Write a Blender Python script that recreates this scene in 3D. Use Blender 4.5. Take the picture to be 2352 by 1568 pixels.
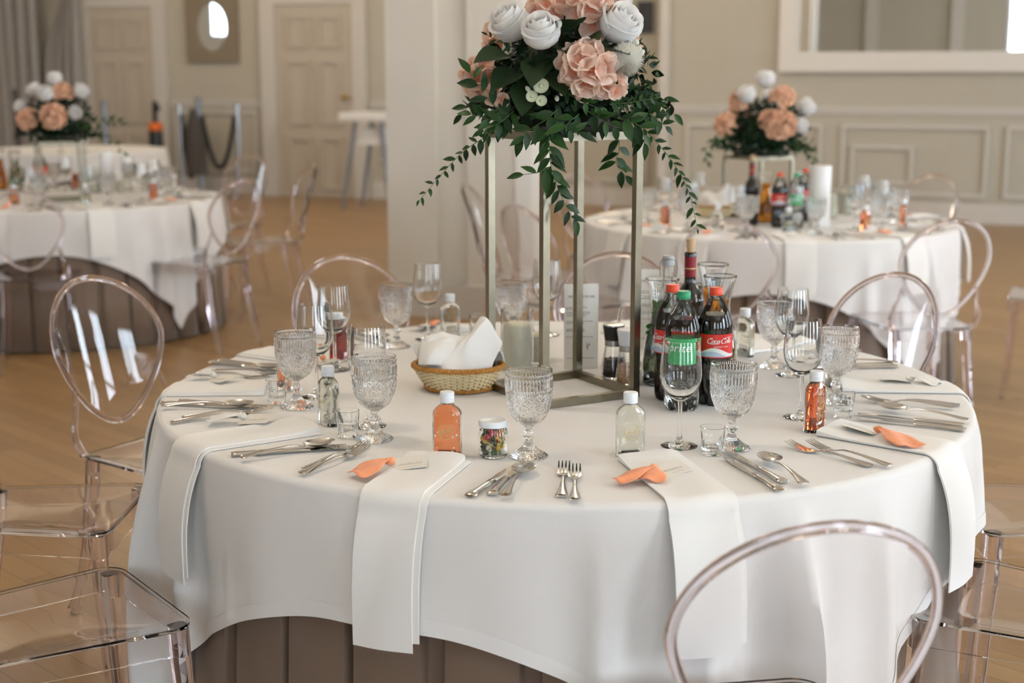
import bpy, bmesh, math, random
from mathutils import Vector, Matrix, noise
PI = math.pi
sin, cos, R = math.sin, math.cos, math.radians
for o in list(bpy.data.objects): bpy.data.objects.remove(o)
sc = bpy.context.scene
COL = sc.collection
rnd = random.Random(7)

# ------------------------------------------------------------------ camera
CAM_H, PITCH, FPX = 1.451, R(10.63), 3267.0
cd = bpy.data.cameras.new('camera'); cam = bpy.data.objects.new('camera', cd); COL.objects.link(cam)
cam.location = (0, 0, CAM_H); cam.rotation_euler = (PI/2 - PITCH, 0, 0)
cd.sensor_width = 36.0; cd.lens = 36.0*FPX/2352.0
cd.dof.use_dof = True; cd.dof.focus_distance = 2.72; cd.dof.aperture_fstop = 3.2
cd.clip_end = 200
sc.camera = cam

# ------------------------------------------------------------------ light and exposure
sc.view_settings.view_transform = 'Standard'; sc.view_settings.look = 'None'
sc.view_settings.exposure = 0.5; sc.view_settings.gamma = 1.0
sc.view_settings.use_curve_mapping = False
w = bpy.data.worlds.new('sky'); sc.world = w; w.use_nodes = True
w.node_tree.nodes['Background'].inputs[0].default_value = (0.74, 0.86, 1.0, 1)
w.node_tree.nodes['Background'].inputs[1].default_value = 3.0
cy = sc.cycles
cy.max_bounces = 10; cy.transmission_bounces = 10; cy.glossy_bounces = 6; cy.diffuse_bounces = 3
cy.transparent_max_bounces = 16; cy.use_denoising = True; cy.sample_clamp_indirect = 6.0
cy.blur_glossy = 1.0; cy.use_adaptive_sampling = True; cy.adaptive_threshold = 0.12; cy.adaptive_min_samples = 16

# room axes: the hall is turned 19 degrees to the camera
RA = R(-19.0)
UX, UY = cos(RA), sin(RA)
def rm(u, v, z=0.0): return Vector((u*UX - v*UY, u*UY + v*UX, z))
DAY_R, DAY_B, GLOBE = 23.5, 7.2, 39.0      # daylight per square metre of the side and back windows, watts of each pendant bulb
U0, U1, V0, V1, CEIL = -14.0, 6.0, -5.0, 15.5, 4.4
WIN_R = [-2.6, 0.9, 4.4, 7.9, 11.4]
WIN_B = [-12.0, -8.6, 0.62, 4.0]
WW, WZ0, WZ1 = 1.5, 0.45, 3.5
def area_light(name, loc, rot, sx, sy, watts, col):
    l = bpy.data.lights.new(name, 'AREA'); l.shape = 'RECTANGLE'; l.size = sx; l.size_y = sy
    l.energy = watts; l.color = col
    o = bpy.data.objects.new(name, l); COL.objects.link(o); o.location = loc; o.rotation_euler = rot
    return o
for i, v in enumerate(WIN_R):
    area_light('window_daylight', rm(U1+0.1, v, (WZ0+WZ1)/2), (PI/2, 0, RA+PI/2), WW, WZ1-WZ0, DAY_R*WW*(WZ1-WZ0), (0.77, 0.885, 1.0))
for i, u in enumerate(WIN_B):
    area_light('window_daylight', rm(u, V0-0.1, (WZ0+WZ1)/2), (PI/2, 0, RA), WW, WZ1-WZ0, DAY_B*WW*(WZ1-WZ0), (0.77, 0.885, 1.0))
area_light('window_daylight', rm(U0-0.1, 6.55, 2.85), (PI/2, 0, RA-PI/2), WW, 1.5, DAY_B*WW*1.5, (0.77, 0.885, 1.0))
LAMPS = [(-2.0, 2.5), (3.0, 2.5), (-2.0, 7.5), (3.0, 7.5), (-7.0, 5.0), (-8.6, 12.6), (-5.4, 12.6), (-2.6, 11.6), (-11, 10)]

# ------------------------------------------------------------------ helpers
def un(px, py, z):
    """point of the horizontal plane at height z that a photo pixel looks at"""
    a, b = (px-1176)/FPX, -(py-784)/FPX
    c, s = cos(PITCH), sin(PITCH)
    d = Vector((a, c+b*s, -s+b*c)); t = (z-CAM_H)/d.z
    return Vector((d.x*t, d.y*t, z))
def und(px, py, Y):
    a, b = (px-1176)/FPX, -(py-784)/FPX
    c, s = cos(PITCH), sin(PITCH)
    d = Vector((a, c+b*s, -s+b*c)); t = Y/d.y
    return Vector((d.x*t, Y, CAM_H+d.z*t))
class MB:
    def __init__(s): s.v = []; s.f = []; s.m = []
    def add(s, vs, fs, mi=0):
        n = len(s.v); s.v += [tuple(p) for p in vs]
        s.f += [tuple(i+n for i in f) for f in fs]; s.m += [mi]*len(fs); return s
    def box(s, x0, x1, y0, y1, z0, z1, M=None, mi=0):
        vs = [Vector(p) for p in ((x0,y0,z0),(x1,y0,z0),(x1,y1,z0),(x0,y1,z0),(x0,y0,z1),(x1,y0,z1),(x1,y1,z1),(x0,y1,z1))]
        if M: vs = [M@p for p in vs]
        return s.add(vs, [(3,2,1,0),(4,5,6,7),(0,1,5,4),(1,2,6,5),(2,3,7,6),(3,0,4,7)], mi)
    def rings(s, rs, caps=True, closed=False, mi=0):
        """loft through rings of equal point count"""
        n = len(rs[0]); vs = [p for r in rs for p in r]; fs = []
        m = len(rs)
        for i in range(m if closed else m-1):
            a, b = i*n, ((i+1) % m)*n
            for k in range(n): fs.append((a+k, a+(k+1) % n, b+(k+1) % n, b+k))
        if caps and not closed:
            fs.append(tuple(reversed(range(n)))); fs.append(tuple(range((m-1)*n, m*n)))
        return s.add(vs, fs, mi)
    def tube(s, path, rad, seg=8, closed=False, mi=0, flat=1.0):
        path = [Vector(p) for p in path]; m = len(path); rs = []
        nrm = None
        for i, p in enumerate(path):
            if closed: t = path[(i+1) % m]-path[i-1]
            else: t = path[min(i+1, m-1)]-path[max(i-1, 0)]
            t.normalize()
            if nrm is None: nrm = t.orthogonal()
            nrm = nrm - t*nrm.dot(t)
            if nrm.length < 1e-6: nrm = t.orthogonal()
            nrm.normalize(); bn = t.cross(nrm)
            r = rad[i] if isinstance(rad, (list, tuple)) else rad
            rs.append([p + nrm*(r*cos(2*PI*k/seg)) + bn*(r*flat*sin(2*PI*k/seg)) for k in range(seg)])
        return s.rings(rs, True, closed, mi)
    def lathe(s, prof, seg=32, disp=None, M=None, mi=0):
        """prof: (r,z) list; points with r==0 become poles"""
        base = len(s.v); idx = []
        for j, (r, z) in enumerate(prof):
            if r < 1e-7:
                idx.append([len(s.v)]*seg); s.v.append((0, 0, z))
            else:
                row = []
                for k in range(seg):
                    a = 2*PI*k/seg; rr = r + (disp(a, z, j) if disp else 0)
                    row.append(len(s.v)); s.v.append((rr*cos(a), rr*sin(a), z))
                idx.append(row)
        if M:
            for i in range(base, len(s.v)): s.v[i] = tuple(M@Vector(s.v[i]))
        for j in range(len(prof)-1):
            A, B = idx[j], idx[j+1]
            for k in range(seg):
                q = [A[k], A[(k+1) % seg], B[(k+1) % seg], B[k]]
                q2 = []
                for i in q:
                    if i not in q2: q2.append(i)
                if len(q2) >= 3: s.f.append(tuple(q2)); s.m.append(mi)
        return s
    def grid(s, fn, nu, nv, mi=0, wrap=False):
        vs = [fn(i/(nu if wrap else nu-1) if nu > 1 else 0, j/(nv-1)) for j in range(nv) for i in range(nu)]
        fs = []
        for j in range(nv-1):
            for i in range(nu if wrap else nu-1):
                k = (i+1) % nu
                fs.append((j*nu+i, j*nu+k, (j+1)*nu+k, (j+1)*nu+i))
        return s.add(vs, fs, mi)
    def sphere(s, c, r, seg=10, rings=6, sc=(1,1,1), M=None, mi=0):
        pr = [(0 if j in (0, rings) else sin(PI*j/rings), -cos(PI*j/rings)) for j in range(rings+1)]
        T = Matrix.Translation(Vector(c)) @ (M or Matrix()) @ Matrix.Diagonal((r*sc[0], r*sc[1], r*sc[2], 1))
        return s.lathe(pr, seg, None, T, mi)
    def mesh(s, name, smooth=True, weld=False):
        me = bpy.data.meshes.new(name); me.from_pydata(s.v, [], s.f)
        if any(s.m): me.polygons.foreach_set('material_index', s.m)
        bm = bmesh.new(); bm.from_mesh(me)
        if weld: bmesh.ops.remove_doubles(bm, verts=bm.verts, dist=1e-6)
        bmesh.ops.recalc_face_normals(bm, faces=bm.faces)
        bm.to_mesh(me); bm.free()
        if smooth: me.shade_smooth(); me.set_sharp_from_angle(angle=R(38))
        return me
def ob(name, me, mat, parent=None, loc=(0,0,0), rot=(0,0,0), scale=(1,1,1)):
    if isinstance(me, MB): me = me.mesh(name)
    o = bpy.data.objects.new(name, me); COL.objects.link(o)
    if mat is not None and not me.materials:
        for m in (mat if isinstance(mat, (list, tuple)) else [mat]): me.materials.append(m)
    if parent: o.parent = parent
    o.location = loc; o.rotation_euler = rot; o.scale = scale
    return o
def tag(o, label=None, cat=None, group=None, kind=None):
    if label: o['label'] = label
    if cat: o['category'] = cat
    if group: o['group'] = group
    if kind: o['kind'] = kind
    return o
def thing(name, label, cat, loc=(0,0,0), rotz=0.0, group=None):
    o = bpy.data.objects.new(name, None); COL.objects.link(o); o.empty_display_size = 0.05
    o.location = loc; o.rotation_euler = (0, 0, rotz)
    return tag(o, label, cat, group)
KIDS = {}
def kids(o):
    return [c for c in bpy.data.objects if c.parent is o]
def dup(root, loc, rotz=0.0, label=None, group=None, scale=1.0, rot=None):
    """copy of a thing with copies of its parts and sub-parts"""
    if root.name not in KIDS: KIDS[root.name] = [(c, kids(c)) for c in kids(root)]
    r = root.copy(); COL.objects.link(r); r.location = loc; r.rotation_euler = rot or (0, 0, rotz); r.scale = (scale,)*3
    if label: r['label'] = label
    if group: r['group'] = group
    for c, gs in KIDS[root.name]:
        cc = c.copy(); COL.objects.link(cc); cc.parent = r
        for g in gs:
            gg = g.copy(); COL.objects.link(gg); gg.parent = cc
    return r
class Kind:
    """first use moves the prototype, later uses copy it"""
    def __init__(s, proto): s.p = proto; s.used = False
    def put(s, loc, rotz=0.0, label=None, group=None, scale=1.0):
        if not s.used:
            s.used = True; KIDS[s.p.name] = [(c, kids(c)) for c in kids(s.p)]
            s.p.location = loc; s.p.rotation_euler = (0, 0, rotz); s.p.scale = (scale,)*3
            if label: s.p['label'] = label
            if group: s.p['group'] = group
            return s.p
        return dup(s.p, loc, rotz, label, group, scale)
def struct(name, me, mat, parent=None, loc=(0,0,0), rot=(0,0,0)):
    o = ob(name, me, mat, parent, loc, rot)
    if not parent: o['kind'] = 'structure'
    return o
def text_mesh(body, size):
    """flat lettering centred on the origin in the xy plane: (verts, faces)"""
    cu = bpy.data.curves.new('lettering', 'FONT'); cu.body = body; cu.size = size
    cu.align_x = 'CENTER'; cu.align_y = 'CENTER'; cu.resolution_u = 3
    t = bpy.data.objects.new('lettering', cu); COL.objects.link(t)
    bpy.context.view_layer.update()
    me = t.to_mesh(); vs = [v.co.copy() for v in me.vertices]; fs = [tuple(p.vertices) for p in me.polygons]
    t.to_mesh_clear(); bpy.data.objects.remove(t); bpy.data.curves.remove(cu)
    return vs, fs
def strokes(lines, width, pen=R(35), lo=0.3):
    """broad-pen lettering: polylines to flat ribbons in the xy plane"""
    m = MB(); px, py = cos(pen), sin(pen)
    for ln in lines:
        P = [Vector((a, b, 0)) for a, b in ln]; row = []
        for i, p in enumerate(P):
            t = (P[min(i+1, len(P)-1)]-P[max(i-1, 0)]).normalized()
            wd = width*(lo+(1-lo)*abs(t.x*py-t.y*px))
            n = Vector((-t.y, t.x, 0))*(wd/2); row += [p+n, p-n]
        m.add(row, [(2*i, 2*i+1, 2*i+3, 2*i+2) for i in range(len(P)-1)])
    return m.v, m.f
def arc(cx, cy_, rx, ry, a0, a1, n=14):
    return [(cx+rx*cos(R(a0+(a1-a0)*i/n)), cy_+ry*sin(R(a0+(a1-a0)*i/n))) for i in range(n+1)]
def bend(vs, rad, z0, phi0=-PI/2):
    """lay flat lettering (x right, y up) around a bottle of radius rad, facing phi0"""
    return [((rad+p[2])*cos(phi0+p[0]/rad), (rad+p[2])*sin(phi0+p[0]/rad), z0+p[1]) for p in vs]
def smooth_path(pts, n=6):
    P = [Vector(p) for p in pts]; out = []
    for i in range(len(P)-1):
        p0, p1, p2, p3 = P[max(i-1, 0)], P[i], P[i+1], P[min(i+2, len(P)-1)]
        for k in range(n):
            t = k/n
            out.append(0.5*((2*p1)+(p2-p0)*t+(2*p0-5*p1+4*p2-p3)*t*t+(3*p1-p0-3*p2+p3)*t**3))
    return out+[P[-1]]

# ------------------------------------------------------------------ materials
def mat(name, col, rough=0.5, metal=0.0, var=0.0, vscale=40.0, bump=0.0, bscale=300.0, **kw):
    m = bpy.data.materials.new(name); m.use_nodes = True; nt = m.node_tree; N = nt.nodes; L = nt.links
    b = N['Principled BSDF']; b.inputs['Roughness'].default_value = rough; b.inputs['Metallic'].default_value = metal
    b.inputs['Base Color'].default_value = (*col, 1)
    for k, v in kw.items(): b.inputs[k.replace('_', ' ')].default_value = v
    tc = N.new('ShaderNodeTexCoord')
    if var:
        n = N.new('ShaderNodeTexNoise'); n.inputs['Scale'].default_value = vscale; n.inputs['Detail'].default_value = 4
        r = N.new('ShaderNodeValToRGB'); L.new(tc.outputs['Object'], n.inputs['Vector']); L.new(n.outputs[0], r.inputs[0])
        r.color_ramp.elements[0].position = 0.3; r.color_ramp.elements[1].position = 0.7
        r.color_ramp.elements[0].color = (*[c*(1-var) for c in col], 1); r.color_ramp.elements[1].color = (*[min(1, c*(1+var)) for c in col], 1)
        L.new(r.outputs[0], b.inputs['Base Color'])
    if bump:
        n = N.new('ShaderNodeTexNoise'); n.inputs['Scale'].default_value = bscale; n.inputs['Detail'].default_value = 3
        p = N.new('ShaderNodeBump'); p.inputs['Strength'].default_value = bump; p.inputs['Distance'].default_value = 0.002
        L.new(tc.outputs['Object'], n.inputs['Vector']); L.new(n.outputs[0], p.inputs['Height']); L.new(p.outputs[0], b.inputs['Normal'])
    return m
def glass(name, col=(1,1,1), ior=1.45, rough=0.0):
    m = bpy.data.materials.new(name); m.use_nodes = True; nt = m.node_tree; N = nt.nodes
    N.remove(N['Principled BSDF']); g = N.new('ShaderNodeBsdfGlass')
    g.inputs['Color'].default_value = (*col, 1); g.inputs['IOR'].default_value = ior; g.inputs['Roughness'].default_value = rough
    nt.links.new(g.outputs[0], N['Material Output'].inputs[0]); return m
def thin(name, tint=(1,1,1), ior=1.5, rough=0.02):
    """thin clear plastic sheet: lets light straight through and mirrors by its Fresnel reflectance"""
    m = bpy.data.materials.new(name); m.use_nodes = True; nt = m.node_tree; N = nt.nodes; L = nt.links
    N.remove(N['Principled BSDF'])
    t = N.new('ShaderNodeBsdfTransparent'); t.inputs[0].default_value = (*tint, 1)
    g = N.new('ShaderNodeBsdfAnisotropic'); g.inputs['Roughness'].default_value = rough
    f = N.new('ShaderNodeFresnel'); f.inputs[0].default_value = ior
    x = N.new('ShaderNodeMixShader'); L.new(f.outputs[0], x.inputs[0]); L.new(t.outputs[0], x.inputs[1]); L.new(g.outputs[0], x.inputs[2])
    L.new(x.outputs[0], N['Material Output'].inputs[0]); return m
M = {}
M['cloth'] = mat('white_tablecloth', (0.80, 0.785, 0.76), 0.85, bump=0.25, bscale=900, Sheen_Weight=0.15)
M['napkin'] = mat('white_napkin', (0.86, 0.845, 0.81), 0.85, bump=0.25, bscale=1100, Sheen_Weight=0.15)
M['skirt'] = mat('taupe_satin', (0.185, 0.125, 0.085), 0.55, bump=0.2, bscale=500, Sheen_Weight=0.3)
M['glass'] = glass('clear_glass', (0.995, 1.0, 0.998), 1.46)
M['pressed'] = glass('pressed_glass', (0.995, 0.998, 1.0), 1.42)
M['chair'] = glass('clear_polycarbonate', (0.992, 0.984, 0.988), 1.40)
M['chair_edge'] = glass('polycarbonate_edge', (0.970, 0.938, 0.955), 1.47)
M['pet'] = thin('clear_pet', (0.93, 0.95, 0.95), 1.5)
M['orange_drink'] = glass('orange_liqueur', (1.0, 0.60, 0.40), 1.34)
M['red_drink'] = glass('red_liqueur', (0.62, 0.07, 0.03), 1.34)
M['clear_drink'] = glass('pale_liqueur', (0.985, 0.985, 0.955), 1.34)
M['amber_drink'] = glass('apple_juice', (0.93, 0.58, 0.12), 1.34)
M['water'] = glass('water', (0.98, 0.99, 0.985), 1.33)
M['cola'] = mat('cola', (0.012, 0.005, 0.003), 0.06, Coat_Weight=0.6)
M['steel'] = mat('polished_steel', (0.62, 0.60, 0.57), 0.13, 1.0)
M['steel_d'] = mat('brushed_steel', (0.42, 0.41, 0.40), 0.3, 1.0)
M['chrome'] = mat('chrome_post', (0.55, 0.57, 0.60), 0.2, 1.0)
M['stand'] = mat('champagne_metal', (0.27, 0.24, 0.175), 0.30, 0.95, var=0.06, vscale=60)
M['white_pl'] = mat('white_plastic', (0.80, 0.82, 0.84), 0.4)
M['black_pl'] = mat('black_plastic', (0.012, 0.012, 0.013), 0.3)
M['red_cap'] = mat('red_plastic', (0.80, 0.075, 0.02), 0.38)
M['green_cap'] = mat('green_plastic', (0.015, 0.30, 0.12), 0.38)
M['red_label'] = mat('red_label', (0.72, 0.03, 0.02), 0.3)
M['white_label'] = mat('white_print', (0.85, 0.84, 0.82), 0.4)
M['blue_label'] = mat('pale_blue_print', (0.48, 0.56, 0.72), 0.4)
M['green_label'] = mat('green_label', (0.02, 0.42, 0.13), 0.3)
M['gold'] = mat('gold_print', (0.62, 0.50, 0.20), 0.35, 0.5)
M['pearl'] = mat('pearl', (0.86, 0.84, 0.80), 0.2, Coat_Weight=0.5)
M['paper'] = mat('cream_paper', (0.80, 0.77, 0.70), 0.7)
M['ink'] = mat('grey_ink', (0.12, 0.12, 0.13), 0.7)
M['ink_l'] = mat('light_ink', (0.45, 0.42, 0.38), 0.7)
M['peach'] = mat('apricot_chiffon', (0.93, 0.34, 0.15), 0.75, var=0.07, vscale=80, Sheen_Weight=0.3)
M['white_rib'] = mat('white_chiffon', (0.80, 0.79, 0.74), 0.75, Sheen_Weight=0.3)
M['wicker'] = mat('pale_wicker', (0.74, 0.62, 0.38), 0.5, var=0.12, vscale=150)
M['wicker_d'] = mat('brown_wicker', (0.46, 0.21, 0.035), 0.45, var=0.25, vscale=150)
M['wax'] = mat('ivory_wax', (0.80, 0.77, 0.62), 0.45, Subsurface_Weight=0.15)
M['cork'] = mat('cork', (0.56, 0.38, 0.20), 0.8, var=0.2, vscale=200)
M['wine_gl'] = mat('dark_wine_glass', (0.006, 0.006, 0.005), 0.05, Coat_Weight=0.4)
M['capsule'] = mat('red_foil', (0.24, 0.012, 0.02), 0.35, 0.3)
M['pepper'] = mat('peppercorn', (0.03, 0.02, 0.015), 0.6, var=0.5, vscale=300)
M['salt'] = mat('pink_salt', (0.80, 0.46, 0.27), 0.5, var=0.35, vscale=250)
def leaf_mat(name, c0, c1, rough=0.45):
    m = mat(name, c0, rough, Specular_IOR_Level=0.28); nt = m.node_tree; N = nt.nodes; L = nt.links
    oi = N.new('ShaderNodeObjectInfo'); r = N.new('ShaderNodeValToRGB')
    r.color_ramp.elements[0].color = (*c0, 1); r.color_ramp.elements[1].color = (*c1, 1)
    L.new(oi.outputs['Random'], r.inputs[0]); L.new(r.outputs[0], N['Principled BSDF'].inputs['Base Color']); return m
M['leaf'] = leaf_mat('ruscus_leaf', (0.006, 0.026, 0.006), (0.022, 0.068, 0.012))
M['leaf_d'] = mat('dark_foliage', (0.006, 0.022, 0.006), 0.55, var=0.7, vscale=60, Specular_IOR_Level=0.25)
M['leaf_b'] = leaf_mat('ivy_leaf', (0.012, 0.030, 0.009), (0.024, 0.052, 0.014), 0.65)
M['stem'] = mat('green_stem', (0.06, 0.11, 0.03), 0.5)
M['sepal'] = mat('sepal', (0.22, 0.33, 0.08), 0.5)
M['rose'] = mat('white_rose', (0.88, 0.87, 0.855), 0.6, Sheen_Weight=0.2, Subsurface_Weight=0.1)
M['cream'] = mat('cream_bloom', (0.88, 0.87, 0.78), 0.6)
M['bud'] = mat('green_bud', (0.55, 0.60, 0.40), 0.6)
def petal_mat(name, inner, outer):
    m = mat(name, outer, 0.6, Sheen_Weight=0.2); nt = m.node_tree; N = nt.nodes; L = nt.links
    tc = N.new('ShaderNodeTexCoord'); vl = N.new('ShaderNodeVectorMath'); vl.operation = 'LENGTH'
    mr = N.new('ShaderNodeMapRange'); mr.inputs[1].default_value = 0.003; mr.inputs[2].default_value = 0.025
    no = N.new('ShaderNodeTexNoise'); no.inputs['Scale'].default_value = 120
    ad = N.new('ShaderNodeMath'); ad.operation = 'MULTIPLY_ADD'; ad.inputs[1].default_value = 0.5; ad.inputs[2].default_value = -0.25
    a2 = N.new('ShaderNodeMath'); a2.operation = 'ADD'
    r = N.new('ShaderNodeValToRGB'); r.color_ramp.elements[0].color = (*inner, 1); r.color_ramp.elements[1].color = (*outer, 1)
    L.new(tc.outputs['Object'], vl.inputs[0]); L.new(vl.outputs['Value'], mr.inputs[0]); L.new(tc.outputs['Object'], no.inputs[0])
    L.new(no.outputs[0], ad.inputs[0]); L.new(mr.outputs[0], a2.inputs[0]); L.new(ad.outputs[0], a2.inputs[1])
    L.new(a2.outputs[0], r.inputs[0]); L.new(r.outputs[0], N['Principled BSDF'].inputs['Base Color']); return m
M['peach_petal'] = petal_mat('peach_petal', (0.88, 0.32, 0.17), (0.89, 0.75, 0.64))
def sheer(m_, col, k=0.4):
    # thin petals let part of the light through
    nt = m_.node_tree; N = nt.nodes; t_ = N.new('ShaderNodeBsdfTranslucent'); t_.inputs[0].default_value = (*col, 1)
    x = N.new('ShaderNodeMixShader'); x.inputs[0].default_value = k; o_ = N['Material Output']
    nt.links.new(N['Principled BSDF'].outputs[0], x.inputs[1]); nt.links.new(t_.outputs[0], x.inputs[2]); nt.links.new(x.outputs[0], o_.inputs[0])
sheer(M['rose'], (0.92, 0.91, 0.90)); sheer(M['peach_petal'], (0.90, 0.62, 0.46), 0.35); sheer(M['cream'], (0.9, 0.89, 0.8), 0.3)
M['peach_plain'] = mat('peach_bloom', (0.84, 0.50, 0.33), 0.6, var=0.25, vscale=90)
M['wall'] = mat('greige_paint', (0.50, 0.46, 0.375), 0.75, var=0.02, vscale=3)
M['pier'] = mat('pale_paint', (0.72, 0.685, 0.61), 0.7, var=0.02, vscale=3)
M['trim'] = mat('off_white_trim', (0.62, 0.58, 0.52), 0.5)
M['door'] = mat('cream_door_paint', (0.52, 0.455, 0.365), 0.5)
M['ceil'] = mat('ceiling_white', (0.78, 0.74, 0.68), 0.85)
M['brass'] = mat('brass', (0.60, 0.40, 0.10), 0.3, 1.0)
M['mirror'] = mat('mirror_glass', (0.86, 0.87, 0.86), 0.015, 1.0)
M['mframe'] = mat('white_mirror_frame', (0.74, 0.70, 0.64), 0.45)
M['bframe'] = mat('taupe_frame', (0.25, 0.20, 0.135), 0.6, var=0.1, vscale=20)
M['drape'] = mat('grey_drape', (0.36, 0.33, 0.30), 0.8, Sheen_Weight=0.3)
M['cape'] = mat('charcoal_cloth', (0.085, 0.075, 0.068), 0.8)
M['rope'] = mat('black_rope', (0.008, 0.008, 0.009), 0.6)
M['dark'] = mat('dark_panel', (0.03, 0.028, 0.026), 0.4)
M['orange'] = mat('orange_band', (0.80, 0.16, 0.015), 0.5)
M['bluegrey'] = mat('blue_grey_metal', (0.27, 0.30, 0.34), 0.35, 0.6)
M['pane'] = glass('window_glass', (1, 1, 1), 1.05)
# oak parquet: staggered boards with their own tone and fine grain
m = mat('oak_parquet', (0.4, 0.25, 0.12), 0.36); nt = m.node_tree; N = nt.nodes; L = nt.links; b = N['Principled BSDF']
tc = N.new('ShaderNodeTexCoord'); mp = N.new('ShaderNodeMapping'); mp.inputs['Rotation'].default_value = (0, 0, R(26))
br = N.new('ShaderNodeTexBrick'); br.inputs['Scale'].default_value = 1.0
for k, v in (('Mortar Size', 0.0012), ('Brick Width', 0.95), ('Row Height', 0.085), ('Bias', -0.1)): br.inputs[k].default_value = v
br.inputs['Color1'].default_value = (0.42, 0.262, 0.118, 1); br.inputs['Color2'].default_value = (0.335, 0.20, 0.085, 1); br.inputs['Mortar'].default_value = (0.14, 0.08, 0.035, 1)
ns = N.new('ShaderNodeTexNoise'); ns.inputs['Scale'].default_value = 9; ns.inputs['Detail'].default_value = 6
m2 = N.new('ShaderNodeMapping'); m2.inputs['Scale'].default_value = (0.6, 9, 1)
mx = N.new('ShaderNodeMixRGB'); mx.blend_type = 'MULTIPLY'; mx.inputs[0].default_value = 0.45
rp = N.new('ShaderNodeValToRGB'); rp.color_ramp.elements[0].color = (0.62, 0.58, 0.52, 1); rp.color_ramp.elements[1].color = (1.15, 1.12, 1.08, 1)
L.new(tc.outputs['Object'], mp.inputs[0]); L.new(mp.outputs[0], br.inputs[0]); L.new(mp.outputs[0], m2.inputs[0]); L.new(m2.outputs[0], ns.inputs[0])
L.new(ns.outputs[0], rp.inputs[0]); L.new(br.outputs[0], mx.inputs[1]); L.new(rp.outputs[0], mx.inputs[2]); L.new(mx.outputs[0], b.inputs['Base Color'])
M['floor'] = m

# ------------------------------------------------------------------ the hall
def rbox(mb, u0, u1, v0, v1, z0, z1):
    return mb.box(u0, u1, v0, v1, z0, z1)          # in room axes; the object carries the turn
RR = (0, 0, RA)
struct('floor', MB().box(U0-0.3, U1+0.3, V0-0.3, V1+0.3, -0.1, 0.0).mesh('floor', False), M['floor'], rot=RR)
struct('ceiling', MB().box(U0-0.3, U1+0.3, V0-0.3, V1+0.3, CEIL, CEIL+0.1).mesh('ceiling', False), M['ceil'], rot=RR)
mb = MB()
rbox(mb, U1, U1+0.3, V0, V1, 0, WZ0); rbox(mb, U1, U1+0.3, V0, V1, WZ1, CEIL)
ed = [V0] + [x for v in WIN_R for x in (v-WW/2, v+WW/2)] + [V1]
for a, b_ in zip(ed[::2], ed[1::2]): rbox(mb, U1, U1+0.3, a, b_, WZ0, WZ1)
struct('wall_right', mb.mesh('wall_right', False), M['wall'], rot=RR)
mb = MB()
rbox(mb, U0, U1, V0-0.3, V0, 0, WZ0); rbox(mb, U0, U1, V0-0.3, V0, WZ1, CEIL)
ed = [U0] + [x for u in WIN_B for x in (u-WW/2, u+WW/2)] + [U1]
for a, b_ in zip(ed[::2], ed[1::2]): rbox(mb, a, b_, V0-0.3, V0, WZ0, WZ1)
struct('wall_back', mb.mesh('wall_back', False), M['wall'], rot=RR)
mb = MB(); LV, LZ0, LZ1 = 6.55, 2.1, 3.6                # one high window in the left wall
mb.box(U0-0.3, U0, V0, V1, 0, LZ0); mb.box(U0-0.3, U0, V0, V1, LZ1, CEIL); mb.box(U0-0.3, U0, V0, LV-WW/2, LZ0, LZ1); mb.box(U0-0.3, U0, LV+WW/2, V1, LZ0, LZ1)
struct('wall_left', mb.mesh('wall_left', False), M['wall'], rot=RR)
o = struct('window_20', MB().box(-WW/2+0.002, WW/2-0.002, -0.04, 0.04, LZ0+0.002, LZ0+0.07).box(-WW/2+0.002, WW/2-0.002, -0.04, 0.04, LZ1-0.07, LZ1-0.002).box(-0.03, 0.03, -0.04, 0.04, LZ0+0.075, LZ1-0.075).mesh('window', False), M['trim'])
o.matrix_world = Matrix.Translation(rm(U0-0.02, LV, 0)) @ Matrix.Rotation(RA-PI/2, 4, 'Z')
VM = 14.8; UM = -3.46                                 # the mirror wall stands in front of the far wall
struct('wall_far', MB().box(U0, UM, V1, V1+0.2, 0, CEIL).mesh('wall_far', False), M['wall'], rot=RR)
mb = MB(); mb.box(UM, U1, VM, V1+0.2, 0, CEIL)
struct('wall_mirror', mb.mesh('wall_mirror', False), M['wall'], rot=RR)
def frame_bars(mb, x0, x1, z0, z1, y0, y1, t):
    """four bars of a rectangular moulding between y0 and y1"""
    mb.box(x0, x1, y0, y1, z0, z0+t); mb.box(x0, x1, y0, y1, z1-t, z1)
    mb.box(x0, x0+t, y0, y1, z0+t, z1-t); mb.box(x1-t, x1, y0, y1, z0+t, z1-t); return mb
def wall_panel(name, u0, u1, z0, z1, v, n):
    o = struct(name, frame_bars(MB(), u0, u1, z0, z1, v-0.032, v-0.001, 0.034).mesh(name, False), M['trim'], rot=RR)
    ob('panel_bead', frame_bars(MB(), u0+0.03, u1-0.03, z0+0.03, z1-0.03, v-0.010, v-0.001, 0.018).mesh('panel_bead', False), M['wall'], o)
n_trim = 0
def trim(mb):
    global n_trim; n_trim += 1
    return struct('trim_%d' % n_trim, mb.mesh('trim', False), M['trim'], rot=RR)
def rail(u0, u1, v):
    mb = MB(); mb.box(u0, u1, v-0.035, v-0.001, 1.105, 1.135); mb.box(u0, u1, v-0.02, v-0.001, 1.06, 1.105); trim(mb)
def base(name, u0, u1, v):
    mb = MB(); mb.box(u0, u1, v-0.025, v-0.001, 0.0, 0.16); mb.box(u0, u1, v-0.015, v-0.001, 0.16, 0.19)
    struct(name, mb.mesh(name, False), M['trim'], rot=RR)
rail(UM, U1-0.01, VM); base('baseboard_mirror', UM, U1-0.01, VM)
for k, (a, b_) in enumerate([(-3.17, -1.765), (-1.575, -0.16), (0.0, 1.42), (1.6, 3.0)]):
    n_trim += 1; wall_panel('trim_%d' % n_trim, a, b_, 0.25, 0.955, VM, k)
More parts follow.
